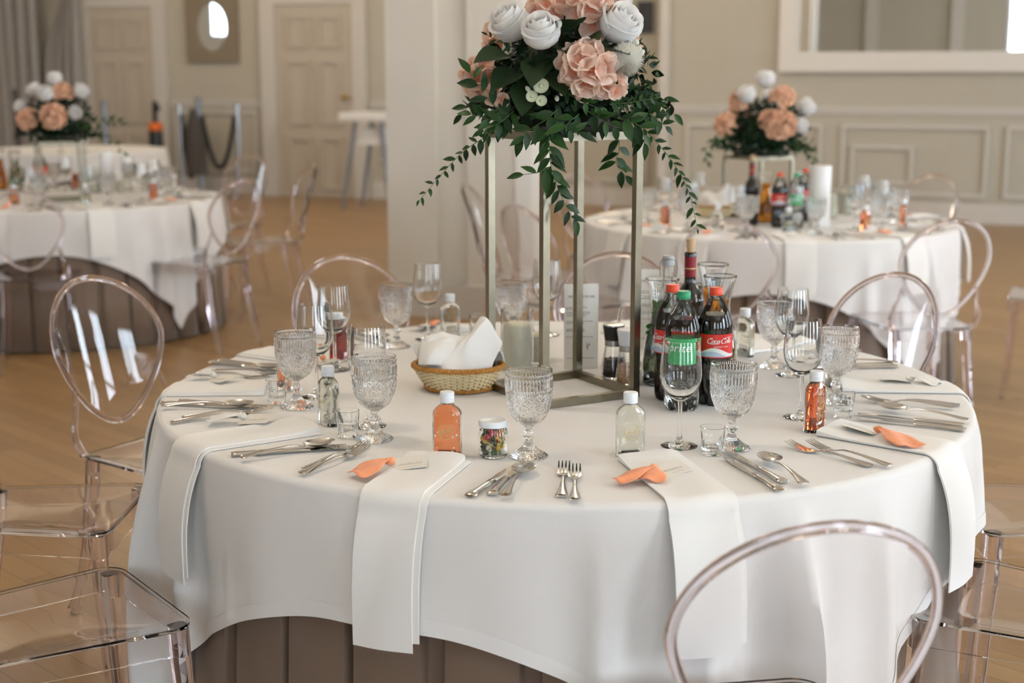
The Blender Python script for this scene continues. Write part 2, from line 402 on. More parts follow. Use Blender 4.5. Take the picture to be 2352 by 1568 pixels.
n_trim += 1; wall_panel('trim_%d' % n_trim, -1.475, -0.865, 0.36, 0.75, VM, 9)
for a, b_ in ((UM-0.002, UM+0.10),):                  # pale corner pilaster where the mirror wall begins
    mb = MB(); mb.box(a, b_, VM-0.05, VM-0.001, 0, CEIL-0.02); trim(mb)
segs = [(-13.9, -11.08), (-9.80, -8.53), (-7.10, UM-0.01)]
for a, b_ in segs: rail(a, b_, V1)
base('baseboard_far_one', -13.9, -11.08, V1); base('baseboard_far_two', -9.80, -8.53, V1); base('baseboard_far_three', -7.10, UM-0.01, V1)
for a, b_ in ((-9.74, -8.60), (-6.95, -5.6), (-5.4, -3.75)):
    n_trim += 1; wall_panel('trim_%d' % n_trim, a, b_, 0.27, 1.01, V1, 1)
def door(name, u0, u1, top, v, m_, knob=None):
    """panelled door with its casing: u0..u1 is the leaf"""
    root = struct(name, MB().box(u0, u1, v-0.05, v-0.003, 0.005, top).mesh(name, False), m_, rot=RR)
    w_ = u1-u0; c = MB()
    c.box(u0-0.20, u0-0.003, v-0.075, v-0.003, 0, top+0.12); c.box(u1+0.003, u1+0.18, v-0.075, v-0.003, 0, top+0.12); c.box(u0-0.003, u1+0.003, v-0.075, v-0.003, top+0.004, top+0.12)
    ob('door_casing', c.mesh('door_casing', False), M['trim'], root)
    for x0, x1 in ((0.14, 0.46), (0.56, 0.87)):
        for z0, z1 in ((0.09, 0.72), (0.86, 1.62), (1.76, top-0.12)):
            ob('door_panel', frame_bars(MB(), u0+x0*w_, u0+x1*w_, z0, z1, v-0.078, v-0.0505, 0.045).mesh('door_panel', False), m_, root)
    if knob:
        k = MB(); k.sphere((knob[0], v-0.105, knob[1]), 0.034); k.tube([(knob[0], v-0.05, knob[1]), (knob[0], v-0.09, knob[1])], 0.012)
        ob('door_knob', k, M['brass'], root)
    return root
door('door_1', -10.90, -9.99, 2.26, V1, M['door'])
door('door_2', -8.30, -7.30, 2.26, V1, M['door'], (-7.37, 1.19))
# windows: frame, bars and panes in every opening (they face the photographer's side of the hall)
def window(i, M4):
    root = struct('window_%d' % i, frame_bars(MB(), -WW/2+0.002, WW/2-0.002, WZ0+0.002, WZ1-0.002, -0.05, 0.05, 0.07).mesh('window', False), M['trim'])
    root.matrix_world = M4
    for x in (-0.25, 0.25):
        ob('window_bar', MB().box(x*WW-0.018, x*WW+0.018, -0.03, 0.03, WZ0+0.075, WZ1-0.075).mesh('window_bar', False), M['trim'], root)
    for z in (1.2, 1.95, 2.7):
        ob('window_bar', MB().box(-WW/2+0.075, WW/2-0.075, -0.025, 0.025, z-0.018, z+0.018).mesh('window_bar', False), M['trim'], root)
i = 0
for v in WIN_R:
    i += 1; window(i, Matrix.Translation(rm(U1+0.02, v, 0)) @ Matrix.Rotation(RA+PI/2, 4, 'Z'))
for u in WIN_B:
    i += 1; window(i, Matrix.Translation(rm(u, V0-0.02, 0)) @ Matrix.Rotation(RA, 4, 'Z'))
# pier between the two dining areas: plain front with a sunk strip, tall plinth
mb = MB()
mb.box(-3.54, -3.22, 7.95, 8.5, 0, CEIL-0.005); mb.box(-3.22, -3.02, 7.99, 8.5, 0, CEIL-0.005); mb.box(-3.02, -2.74, 7.95, 8.5, 0, CEIL-0.005)
pier = struct('pillar', mb.mesh('pillar', False), M['pier'], rot=RR)
mb = MB(); mb.box(-3.56, -2.72, 7.925, 7.949, 0, 0.2); mb.box(-2.739, -2.715, 7.95, 8.52, 0, 0.2)
ob('plinth', mb.mesh('plinth', False), M['trim'], pier)
mb = MB(); mb.box(-2.739, -2.715, 7.952, 8.24, 0.21, CEIL-0.01)
ob('corner_strip', mb.mesh('corner_strip', False), M['trim'], pier)
# ceiling lamps: brass pendants, each with one big warm bulb
rd = MB().tube([(0, 0, -0.001), (0, 0, -0.70)], 0.012, 8).mesh('rod'); rd.materials.append(M['brass'])
cn = MB().lathe([(0, -0.04), (0.08, -0.03), (0.09, -0.001), (0, -0.001)], 20).mesh('canopy'); cn.materials.append(M['brass'])
cp = MB().lathe([(0, -0.70), (0.05, -0.705), (0.09, -0.74), (0.085, -0.74), (0.045, -0.715), (0, -0.71)], 20).mesh('bulb_cup'); cp.materials.append(M['brass'])
for k, (u, v) in enumerate(LAMPS):
    t = thing('ceiling_lamp', 'brass pendant lamp with one big round bulb', 'lamp', rm(u, v, CEIL), 0, 'pendant lamps of the hall')
    ob('rod', rd, None, t); ob('canopy', cn, None, t); ob('bulb_cup', cp, None, t)
    l = bpy.data.lights.new('pendant_bulb', 'POINT'); l.energy = GLOBE; l.shadow_soft_size = 0.22; l.color = (1.0, 0.85, 0.66)
    o = bpy.data.objects.new('pendant_bulb', l); COL.objects.link(o); o.location = rm(u, v, CEIL-1.0)
# pilasters on the window wall behind the photographer
for u in (-6.6, -4.45, -3.1, -1.2, 2.3):
    mb = MB(); mb.box(u-0.14, u+0.14, V0+0.001, V0+0.09, 0, CEIL-0.01); trim(mb)
# big mirror on the panelled wall
mz0, mz1, mu0, mu1 = 1.476, 3.2, -2.222, 1.6
mt = thing('wall_mirror_large', 'wide wall mirror in a broad white frame above the panelling', 'mirror', rm(mu0, VM-0.005, mz0), RA)
mb = MB(); W_, H_ = mu1-mu0, mz1-mz0
for (a, b_, c, d) in ((0, W_, 0, 0.17), (0, W_, H_-0.17, H_), (0, 0.17, 0.17, H_-0.17), (W_-0.17, W_, 0.17, H_-0.17)):
    mb.box(a, b_, -0.075, 0, c, d)
frame_bars(mb, 0.165, W_-0.165, 0.165, H_-0.165, -0.05, -0.01, 0.03)
ob('mirror_frame', mb.mesh('mirror_frame', False), M['mframe'], mt)
ob('mirror_plate', MB().box(0.196, W_-0.196, -0.022, -0.012, 0.196, H_-0.196).mesh('mirror_plate', False), M['mirror'], mt)
# oval mirror in a square taupe panel
mt = thing('oval_mirror', 'oval mirror set in a dark taupe square panel between the doors', 'mirror', rm(-9.165, V1-0.005, 2.01), RA)
mb = MB(); n = 48; ox, oz, hx, hz = 0.205, 0.285, 0.355, 0.42
def sq_edge(a):
    c, s_ = cos(a), sin(a); k = min(hx/abs(c) if abs(c) > 1e-6 else 9, hz/abs(s_) if abs(s_) > 1e-6 else 9); return c*k, s_*k
ring = []
for k in range(n):
    a = 2*PI*(k+0.5)/n; ring.append((ox*cos(a), oz*sin(a), *sq_edge(math.atan2(oz*sin(a)*1.0, ox*cos(a)))))
vs = []; fs = []
for (a, b_, c, d) in ring: vs += [(a, -0.045, b_), (c, -0.045, d), (c, 0, d), (a, -0.01, b_)]
for k in range(n):
    p, q = 4*k, 4*((k+1) % n)
    fs += [(p, p+1, q+1, q), (p+1, p+2, q+2, q+1), (p+3, p, q, q+3), (p+2, p+3, q+3, q+2)]
ob('mirror_frame', MB().add(vs, fs).mesh('mirror_frame', False), M['bframe'], mt)
mb = MB(); mb.rings([[(ox*0.995*cos(2*PI*k/n), y, oz*0.995*sin(2*PI*k/n)) for k in range(n)] for y in (-0.028, -0.018)])
ob('mirror_plate', mb, M['mirror'], mt)
# dark pictures high on the far wall
for k, (u0, u1, z0, z1, lb) in enumerate(((-4.235, -4.06, 2.16, 2.5, 'small dark framed picture high on the far wall, upper one'), (-3.885, -3.71, 1.895, 2.23, 'small dark framed picture beside the pale wall corner'))):
    p = thing('framed_picture', lb, 'picture', rm(u0, V1-0.004, z0), RA)
    ob('picture_frame', frame_bars(MB(), 0, u1-u0, 0, z1-z0, -0.035, 0, 0.025).mesh('picture_frame', False), M['black_pl'], p)
    ob('picture_sheet', MB().box(0.026, u1-u0-0.026, -0.018, -0.006, 0.026, z1-z0-0.026).mesh('picture_sheet', False), M['dark'], p)
# drapes at the left end
def drape(u0, u1, z0, z1, folds, seed, label, gather=0.0, name='curtain'):
    def fn(s, t):
        wv = sin(s*folds*2*PI+seed)*0.045 + 0.02*sin(s*folds*5.1+seed*2+3*t)
        w2 = 1-gather*math.exp(-((t-0.42)/0.13)**2)
        mid = u1
        return (mid+(u0+(u1-u0)*s-mid)*w2, wv*(0.6+0.4*w2), z1+(z0-z1)*t)
    m_ = MB().grid(fn, int(folds*14), 40)
    o = ob(name, m_, M['drape'], None, rm(0, V1-0.22), RR)
    so = o.modifiers.new('thickness', 'SOLIDIFY'); so.thickness = 0.006
    return tag(o, label, 'curtain', 'drapes by the left door')
drape(-12.9, -11.55, 0.02, 4.3, 8, 0.4, 'straight grey floor-length drape at the far left wall')
o = drape(-11.5, -10.95, 0.02, 4.3, 5, 1.9, 'grey drape tied back beside the left panelled door', 0.62)
tb = MB(); tb.tube([(-11.14+0.14*cos(a), -0.0+0.09*sin(a), 2.5+0.03*cos(a)) for a in [2*PI*k/24 for k in range(24)]], 0.02, 8, True)
ob('tie_back', tb, M['bframe'], o)

# ------------------------------------------------------------------ rope barrier, posts and high table far behind
def barrier_post(u, v, h, m_, lb, r=0.03, nm='barrier_post'):
    t = thing(nm, lb, 'barrier post', rm(u, v, 0), RA)
    b0 = MB().lathe([(0, 0.001), (0.11, 0.001), (0.11, 0.012), (0.05, 0.035), (0, 0.035)], 28); ob('base', b0, m_, t)
    ob('pole', MB().lathe([(0, 0.036), (r, 0.036), (r, h-0.06), (0, h-0.06)], 16), m_, t)
    ob('finial', MB().lathe([(0, h-0.059), (r*1.3, h-0.059), (r*1.3, h-0.03), (r*0.7, h-0.01), (0, h)], 16), m_, t)
    return t
barrier_post(-9.94, 14.3, 1.16, M['bluegrey'], 'blue grey post standing before the left panelled door', 0.036)
barrier_post(-9.08, 14.95, 1.20, M['bluegrey'], 'tall steel post in the middle of the rope barrier', 0.036)
barrier_post(-8.56, 14.95, 1.13, M['chrome'], 'steel post at the right end of the rope barrier')
barrier_post(-9.34, 14.95, 1.13, M['chrome'], 'steel post at the left end of the rope barrier', 0.026)
barrier_post(-10.86, 13.9, 1.29, M['black_pl'], 'tall thin black post before the grey drapes', 0.022)
def rope(u0, z0, u1, z1, sag, v, lb):
    p = [rm(u0+(u1-u0)*t, v, z0+(z1-z0)*t-sag*4*t*(1-t)) for t in [k/24 for k in range(25)]]
    tag(ob('barrier_rope', MB().tube(p, 0.028, 8), M['rope']), lb, 'rope', 'black barrier ropes')
rope(-9.04, 0.98, -8.60, 0.98, 0.62, 14.95, 'black barrier rope hanging in a deep loop by the oval mirror')
rope(-9.31, 0.98, -9.12, 1.0, 0.75, 14.95, 'black barrier rope hanging in a narrow loop')
t = thing('hanging_cape', 'grey cloth cover hanging over the middle barrier post', 'cloth', rm(-9.13, 14.95, 0), RA)
def fn(s, t_):
    a = 2*PI*s; rr = 0.055+0.075*min(1, t_*3)+0.012*sin(7*a+t_*3); return (rr*cos(a), rr*0.6*sin(a), 1.05-t_*0.78)
ob('cloth_cover', MB().grid(fn, 56, 14, wrap=True), M['cape'], t)
t = thing('broom_stand', 'black upright case with an orange collar by the barrier', 'case', rm(-9.52, 14.7, 0), RA)
ob('case_body', MB().lathe([(0, 0.002), (0.075, 0.002), (0.085, 0.3), (0.08, 0.80), (0, 0.80)], 20), M['black_pl'], t)
ob('collar', MB().lathe([(0, 0.801), (0.085, 0.801), (0.085, 0.86), (0.06, 0.89), (0, 0.89)], 20), M['orange'], t)
ob('handle', MB().tube([(0, 0, 0.891), (0, 0, 1.1), (0.015, 0, 1.14)], 0.03, 10), M['black_pl'], t)
ob('grip', MB().sphere((0.03, 0, 1.06), 0.045, sc=(1, 0.6, 1)), M['black_pl'], t)
t = thing('folding_table', 'small high table with folded white cloths near the pillar', 'table', rm(-6.55, 14.35, 0), RA)
ob('tabletop', MB().box(-0.26, 0.34, -0.3, 0.3, 0.955, 0.985).mesh('tabletop', False), M['mframe'], t)
for x, x2 in ((-0.10, -0.26), (0.2, 0.30)):
    for y in (-0.22, 0.22):
        ob('leg', MB().tube([(x, y, 0.953), (x2, y*1.15, 0.0)], [0.026, 0.018], 8), M['bluegrey'], t)
ob('shelf', MB().box(-0.10, 0.26, -0.2, 0.2, 0.70, 0.72).mesh('shelf', False), M['mframe'], t)
for k, (z, w_) in enumerate(((0.722, 0.17), (0.772, 0.15), (0.822, 0.14))):
    o = ob('folded_cloth', MB().rings([[(x, y, zz) for x, y in ((-w_, -0.19), (w_, -0.19), (w_, 0.19), (-w_, 0.19))] for zz in (0, 0.012, 0.036, 0.046)]), M['napkin'], None, rm(-6.47, 14.35, z), RR)
    tag(o, ['lowest', 'middle', 'topmost'][k]+' folded white cloth on the shelf of the small high table', 'cloth', 'folded cloths on the high table shelf')
o = ob('folded_cloth', MB().rings([[(x, y, zz) for x, y in ((-0.28, -0.31), (0.33, -0.31), (0.33, 0.31), (-0.28, 0.31))] for zz in (0, 0.02, 0.05, 0.06)]), M['napkin'], None, rm(-6.53, 14.35, 0.987), RR)
tag(o, 'wide folded white cloth on top of the small high table', 'cloth')

# ------------------------------------------------------------------ tables, cloths, skirts
TOP = 0.750                      # height of the cloth surface
TC = Vector((0.115, 3.166, 0)); T2 = Vector((1.26, 6.94, 0)); T3 = Vector((-2.60, 8.25, 0)); T4 = Vector((-4.2, 13.6, 0))
def hang(phi, phi0, side):
    a = phi-phi0
    return (side/2)/max(abs(cos(a)), abs(sin(a)))
def corner_w(phi, phi0):
    a = (phi-phi0+PI/4) % (PI/2)-PI/4          # 0 in the middle of a side
    return max(0.0, (abs(a)-0.30)/(PI/4-0.30)) if abs(a) > 0.30 else 0.0
def cloth_mesh(phi0, seed, side=2.23, Rt=0.9, fold=1.0):
    rr = random.Random(seed); ph = [rr.uniform(0, 6) for _ in range(6)]
    NU, rows = 480, []
    flat = [0.0, 0.3, 0.6, 0.8, 0.87]
    be = 0.015                                   # radius of the rounded edge
    drops = [i/26 for i in range(27)]
    V = []
    def ring(fn): V.append([fn(2*PI*i/NU) for i in range(NU)])
    for f in flat[1:]: ring(lambda p, f=f: (f*cos(p), f*sin(p), TOP))
    for k in range(7):
        th = (k/6)*PI/2
        ring(lambda p, th=th: ((Rt-be+be*sin(th))*cos(p), (Rt-be+be*sin(th))*sin(p), TOP-be+be*cos(th)))
    for d in drops[1:]:
        def fn(p, d=d):
            Lh = hang(p, phi0, side)-Rt; s = d*Lh
            cw = corner_w(p, phi0)
            wv = (0.5*sin(23*p+ph[0])+0.5*sin(14*p+ph[1]))*0.009*min(1, s/0.16) \
                + cw*(0.046*(0.62-abs(sin(15.5*(p-phi0)+ph[2]/2))**0.8*1.5)+0.012*sin(50*p+ph[3]))*min(1, s/0.26)*fold
            out = 0.020*(1-math.exp(-s/0.1)) + 0.030*cw*min(1, s/0.4) + 0.012*sin(7*p+ph[4])*min(1, s/0.2)
            if d > 0.985: out += 0.001
            r = Rt+out+wv
            tw = 0.010*cos(31*(p-phi0)+ph[2])*cw*min(1, s/0.22)
            return (r*cos(p+tw), r*sin(p+tw), TOP-be-s*0.985)
        ring(fn)
    # hem: a slightly proud double band along the edge
    mb = MB(); mb.rings(V, caps=False)
    n0 = 0; c = len(mb.v); mb.v.append((0, 0, TOP))
    for i in range(NU): mb.f.append((c, i, (i+1) % NU)); mb.m.append(0)
    me = mb.mesh('tablecloth'); me.set_sharp_from_angle(angle=R(80)); return me, V
def skirt_mesh(seed, Rs=0.868, n=34):
    rr = random.Random(seed); prof = []
    for k in range(n):
        a0 = 2*PI*(k+rr.uniform(-.12, .12))/n; st = 2*PI/n
        for f, d in ((0.0, -0.030), (0.06, -0.028), (0.08, 0.0), (0.3, 0.006), (0.6, 0.006), (0.88, 0.001), (0.93, -0.022)):
            prof.append((a0+f*st, d+rr.uniform(-.002, .002)))
    rows = []
    for z, fl in ((0.012, 0.034), (0.25, 0.022), (0.5, 0.010), (0.735, -0.003)):
        rows.append([((Rs+fl+d)*cos(a), (Rs+fl+d)*sin(a), z) for a, d in prof])
    mb = MB(); mb.rings(rows, caps=False)
    return mb.mesh('table_skirt')
def dining_table(c, phi0, seed, txt, side=2.23):
    t = thing('round_table', 'round banquet table under the white cloth, '+txt, 'table', c)
    ob('tabletop', MB().lathe([(0, 0.715), (0.862, 0.715), (0.862, 0.743), (0, 0.743)], 64), M['cork'], t)
    for k in range(4):
        a = PI/4+k*PI/2
        ob('leg', MB().tube([(0.6*cos(a), 0.6*sin(a), 0.714), (0.66*cos(a), 0.66*sin(a), 0.0)], 0.018, 8), M['steel_d'], t)
    me, V = cloth_mesh(phi0, seed, side)
    cl = ob('tablecloth', me, M['cloth'], None, c)
    tag(cl, 'square white tablecloth draped over the round table '+txt, 'tablecloth', 'white tablecloths')
    NU = len(V[0])
    hem = MB()
    def inner(k, f, off):
        p = Vector(V[-1][k]); q = Vector(V[-3][k]); d = (q-p); d.normalize()
        n_ = Vector((p.x, p.y, 0)).normalized()
        return p+d*(0.028*f)+n_*off
    rows = [[inner(k, f, off) for k in range(NU)] for f, off in ((-0.02, 0.0016), (0.5, 0.0018), (1.0, 0.0012))]
    hem.rings(rows, caps=False); ob('hem', hem, M['cloth'], cl)
    sk = ob('table_skirt', skirt_mesh(seed), M['skirt'], None, c)
    tag(sk, 'pleated taupe brown skirt under the white cloth '+txt, 'table skirt', 'taupe table skirts')
    so = sk.modifiers.new('thickness', 'SOLIDIFY'); so.thickness = 0.003; so.offset = -1
    return cl
dining_table(TC, R(-113), 11, 'in the middle of the view')
dining_table(T2, R(-100), 12, 'by the mirror wall')
dining_table(T3, R(-78), 13, 'on the left')
dining_table(T4, R(-70), 14, 'far behind near the doors')

# ------------------------------------------------------------------ clear chairs
def chair_proto():
    t = thing('ghost_chair', 'clear plastic chair', 'chair')
    hw = lambda y: 0.172+(y+0.19)/0.39*0.030
    # seat: thin moulded slab with a shallow dip and a rolled front edge
    def outline(n=64, inset=0.0):
        P = []
        cs = [(0.202, 0.20, 0.05), (-0.202, 0.20, 0.05), (-0.172, -0.19, 0.035), (0.172, -0.19, 0.035)]
        for i, (x, y, r) in enumerate(cs):
            sx, sy = (1 if x > 0 else -1), (1 if y > 0 else -1)
            a0 = [0, PI/2, PI, 1.5*PI][i]
            for k in range(9):
                a = a0+k/8*PI/2
                P.append((x-sx*r+(r-inset)*cos(a), y-sy*r+(r-inset)*sin(a)))
        return P
    O = outline(); ks = [1.0, 0.985, 0.93, 0.82, 0.6, 0.3]
    def dip(k, y): return -0.016*(1-k**2.2)-(0.010 if False else 0)*0
    top = [[(x*k, y*k, 0.462+dip(k, y)+(0.004*(1-k) if k > 0.9 else 0)) for x, y in O] for k in ks]
    bot = [[(x*k, y*k, 0.462-0.0065+dip(k, y)) for x, y in O] for k in reversed(ks)]
    mb = MB(); rs = [[(p[0], p[1], p[2]-0.003) if False else p for p in r] for r in (list(reversed(top))+list(reversed(bot)))]
    mb.rings(rs); ob('seat', mb, M['chair'], t)
    # apron under the seat edge, arched between the legs
    Oi = outline(inset=0.004); Oj = outline(inset=0.010); n = len(Oi)
    def low(x, y):
        f = max(abs(x)/0.19, 0) ; g = abs(y)/0.19
        return 0.452-0.030-0.030*(min(1, max(0, min(f, 1.0)*min(g, 1.05)))**3)
    mb = MB(); vs = []
    for (x, y), (x2, y2) in zip(Oi, Oj): vs += [(x, y, 0.4535), (x2, y2, 0.4535), (x2, y2, low(x, y)), (x, y, low(x, y))]
    fs = []
    for k in range(n):
        p, q = 4*k, 4*((k+1) % n)
        fs += [(p, p+1, q+1, q), (p+1, p+2, q+2, q+1), (p+2, p+3, q+3, q+2), (p+3, p, q, q+3)]
    mb.add(vs, fs); ob('apron', mb, M['chair'], t)
    def leg(pts):
        rs = []
        for (x, y, z, s) in pts:
            c = 0.35*s; q = []
            for sx, sy in ((1, 1), (-1, 1), (-1, -1), (1, -1)):
                A, B = (sx*s, sy*(s-c)), (sx*(s-c), sy*s)
                q += ([A, B] if sx*sy > 0 else [B, A])
            rs.append([(x+a, y+b_, z) for a, b_ in q])
        return MB().rings(rs)
    for sx in (-1, 1):
        ob('leg', leg([(sx*0.172, 0.172, 0.452, 0.017), (sx*0.174, 0.174, 0.40, 0.0165), (sx*0.182, 0.186, 0.2, 0.014), (sx*0.192, 0.20, 0.0, 0.011)]), M['chair_edge'], t)
        ob('leg', leg([(sx*0.146, -0.164, 0.452, 0.017), (sx*0.147, -0.170, 0.38, 0.0165), (sx*0.150, -0.200, 0.2, 0.014), (sx*0.156, -0.262, 0.0, 0.011)]), M['chair_edge'], t)
        # bracket from the rear corner up to the oval back
        P = smooth_path([(sx*0.165, -0.176, 0.464), (sx*0.176, -0.190, 0.505), (sx*0.172, -0.198, 0.545), (sx*0.157, -0.206, 0.585), (sx*0.150, -0.218, 0.63)], 4)
        ob('back_bracket', MB().tube(P, [0.021-0.012*k/(len(P)-1) for k in range(len(P))], 8, flat=0.6), M['chair_edge'], t)
    # balloon-shaped back: thin curved sheet with a thick rounded rim
    def prof(a):
        """unit outline of the back in its own plane, a = 0 at the right, counter-clockwise"""
        x, z = cos(a), sin(a)
        if z >= 0: return 0.183*x, 0.165*z
        return 0.183*x*(1-0.30*(-z)**1.35), 0.218*z
    def to3(x, z):
        zz = 0.737+z; return Vector((x, -0.212-(zz-0.5)*0.29+1.15*x*x, zz))
    n = 64; ks = [1.0, 0.85, 0.65, 0.45, 0.25, 0.1]
    def sheet(k, off):
        return [to3(prof(2*PI*i/n)[0]*0.975*k, prof(2*PI*i/n)[1]*0.975*k)+Vector((0, off, 0)) for i in range(n)]
    mb = MB(); mb.rings([sheet(k, 0.003) for k in reversed(ks)]+[sheet(k, -0.003) for k in ks])
    ob('backrest', mb, M['chair'], t)
    mb = MB(); mb.tube([to3(*prof(2*PI*i/96)) for i in range(96)], 0.0085, 10, True)
    ob('back_rim', mb, M['chair_edge'], t)
    return t
CH = Kind(chair_proto())
def chair(c, r, deg, lb, grp, turn=0.0):
    a = R(deg); p = Vector((c.x+r*cos(a), c.y+r*sin(a), 0))
    return CH.put(p, a+PI/2+R(turn), lb, grp)
g = 'clear chairs around the middle table'
chair(TC, 1.18, -78.9, 'clear chair with its back to the camera at the near edge of the table', g, -1)
chair(TC, 1.17, -146, 'clear chair at the lower left, only its seat in view', g, 2)
chair(TC, 1.20, 179.3, 'clear chair on the left, seat behind the lowest left one', g)
chair(TC, 1.13, 153, 'clear chair on the left with its whole oval back in view', g, -6)
chair(TC, 1.00, 118.8, 'clear chair behind the goblets at the back left of the table', g)
chair(TC, 0.93, 80, 'clear chair straight behind the flower stand', g)
chair(TC, 0.91, 39.2, 'clear chair at the back right of the table', g, -4)
chair(TC, 1.12, 1, 'clear chair at the right edge of the view, farther one', g)
chair(TC, 1.07, -34, 'clear chair at the lower right, only its seat in view', g)
g = 'clear chairs around the table by the mirror wall'
chair(T2, 1.28, -106, 'clear chair in front of the far table, back towards the drinks', g)
chair(T2, 1.27, -72.5, 'clear chair at the right front of the far table', g, -8)
chair(T2, 1.33, -22, 'clear chair at the right picture edge, only its seat corner in view', g)
chair(T2, 1.22, -144, 'clear chair left of the far table, behind the flower stand', g)
chair(T2, 1.20, 170, 'clear chair at the far left of the table by the mirror wall', g)
chair(T2, 1.15, 128, 'clear chair behind the far table on its left', g)
chair(T2, 1.15, 42, 'clear chair behind the far table on its right', g)
g = 'clear chairs around the left table'
chair(T3, 1.08, -32, 'clear chair at the right front of the left table', g)
chair(T3, 1.15, 19, 'clear chair seen from the side right of the left table', g, 4)
chair(T3, 1.42, 62, 'clear chair behind the left table before the doors', g)
chair(T3, 1.18, -80, 'clear chair in front of the left table', g)

# ------------------------------------------------------------------ glassware
Z0 = TOP+0.0008
def interp(prof, n):
    """resample a (r,z) polyline with a smooth curve"""
    P = smooth_path([(r, z, 0) for r, z in prof], n); return [(max(p.x, 0.0), p.y) for p in P]
def goblet_proto():
    t = thing('goblet', 'pressed glass goblet', 'goblet')
    out = interp([(0.0120, 0.060), (0.0185, 0.064), (0.0285, 0.074), (0.0365, 0.090), (0.0412, 0.110), (0.0430, 0.132), (0.0432, 0.150), (0.0434, 0.166)], 9)
    inn = interp([(0.0412, 0.1662), (0.0408, 0.150), (0.0403, 0.132), (0.0383, 0.110), (0.0338, 0.0925), (0.026, 0.079), (0.015, 0.0705), (0.0, 0.068)], 3)
    NM = 6
    def disp(a, z, j):
        if j >= len(out): return 0
        d = 0.0
        if z > 0.1535: d = 0.0016*math.exp(-((z-0.1575)/0.0016)**2)*(0.6+0.4*cos(64*a)) + 0.0010*math.exp(-((z-0.1525)/0.0012)**2)
        elif z > 0.131: d = 0.0017*(0.5+0.5*cos(44*a))*min(1, (z-0.131)/0.003, (0.1535-z)/0.003)
        elif z > 0.127: d = 0.0017*(0.5+0.5*cos(60*a))
        elif z > 0.082:
            k = round(a/(2*PI/NM)); x = (a-k*2*PI/NM)*0.041; y = z-0.1045
            q = math.hypot(x, y); an = math.atan2(y, x)
            if q < 0.0205:
                d = 0.0018*math.exp(-((q-0.0192)/0.0009)**2)+0.0014*math.exp(-((q-0.0162)/0.0008)**2)
                if q < 0.0155: d += 0.0018*(0.5+0.5*cos(14*an))*min(1, q/0.004)*min(1, (0.0155-q)/0.002)
                if q < 0.003: d += 0.0009
            else: d = 0.0016*(0.5+0.5*sin(900*y+18*math.sin(an)))*(0.5+0.5*cos(60*a))
        elif z > 0.066: d = 0.0016*(0.5+0.5*cos(36*a))
        return d
    ob('bowl', MB().lathe([(0, 0.060)]+out+inn, 288, disp), M['pressed'], t)
    def d2(a, z, j):
        if z < 0.018: return -0.0012*(0.5+0.5*cos(20*a))*min(1, z/0.004)
        if 0.033 < z < 0.047: return -0.0014*(0.5+0.5*cos(8*a))
        return 0
    st = [(0, 0.0)]+[(0.0355, 0.0)]+interp([(0.0362, 0.0015), (0.0330, 0.0050), (0.0235, 0.0105), (0.0140, 0.0185), (0.0082, 0.0275), (0.0074, 0.0315), (0.0115, 0.0375), (0.0122, 0.0415), (0.0095, 0.0465), (0.0066, 0.0505), (0.0072, 0.055), (0.0115, 0.0594)], 4)+[(0, 0.0594)]
    ob('stem', MB().lathe(st, 96, d2), M['pressed'], t)
    return t
def wine_proto():
    t = thing('wine_glass', 'wine glass', 'wine glass')
    out = interp([(0.0045, 0.0885), (0.012, 0.092), (0.0245, 0.1015), (0.0355, 0.118), (0.0397, 0.138), (0.0392, 0.158), (0.0372, 0.182), (0.0350, 0.207)], 5)
    inn = interp([(0.0340, 0.2072), (0.0362, 0.182), (0.0381, 0.158), (0.0385, 0.138), (0.0343, 0.120), (0.0235, 0.105), (0.010, 0.097), (0.0, 0.0955)], 4)
    ob('bowl', MB().lathe([(0, 0.0885)]+out+inn, 64), M['glass'], t)
    st = [(0, 0), (0.0350, 0.0)]+interp([(0.0353, 0.0012), (0.032, 0.0026), (0.020, 0.0052), (0.0095, 0.010), (0.0055, 0.018), (0.0042, 0.032), (0.0040, 0.06), (0.0043, 0.0882)], 4)+[(0, 0.0882)]
    ob('stem', MB().lathe(st, 48), M['glass'], t)
    return t
def shot_proto():
    t = thing('shot_glass', 'shot glass', 'shot glass')
    out = [(0.0185, 0.0), (0.0192, 0.001), (0.0197, 0.008), (0.0207, 0.018), (0.0215, 0.0275), (0.0222, 0.0315), (0.0228, 0.040), (0.0236, 0.0525)]
    def d(a, z, j):
        if 0.004 < z < 0.031: return -0.0011*(1-abs(cos(6*a)))
        return 0
    ob('tumbler', MB().lathe([(0, 0)]+interp(out, 4)+[(0.0222, 0.0527), (0.0214, 0.040), (0.0196, 0.0275), (0.0185, 0.014), (0.012, 0.0115), (0, 0.011)], 72, d), M['glass'], t)
    return t
def rrect(w, d, r, z, n=6):
    P = []
    for (sx, sy, a0) in ((1, 1, 0), (-1, 1, PI/2), (-1, -1, PI), (1, -1, 1.5*PI)):
        for k in range(n+1):
            a = a0+k/n*PI/2; P.append((sx*(w-r)+r*cos(a), sy*(d-r)+r*sin(a), z))
    return P
EMB = {}
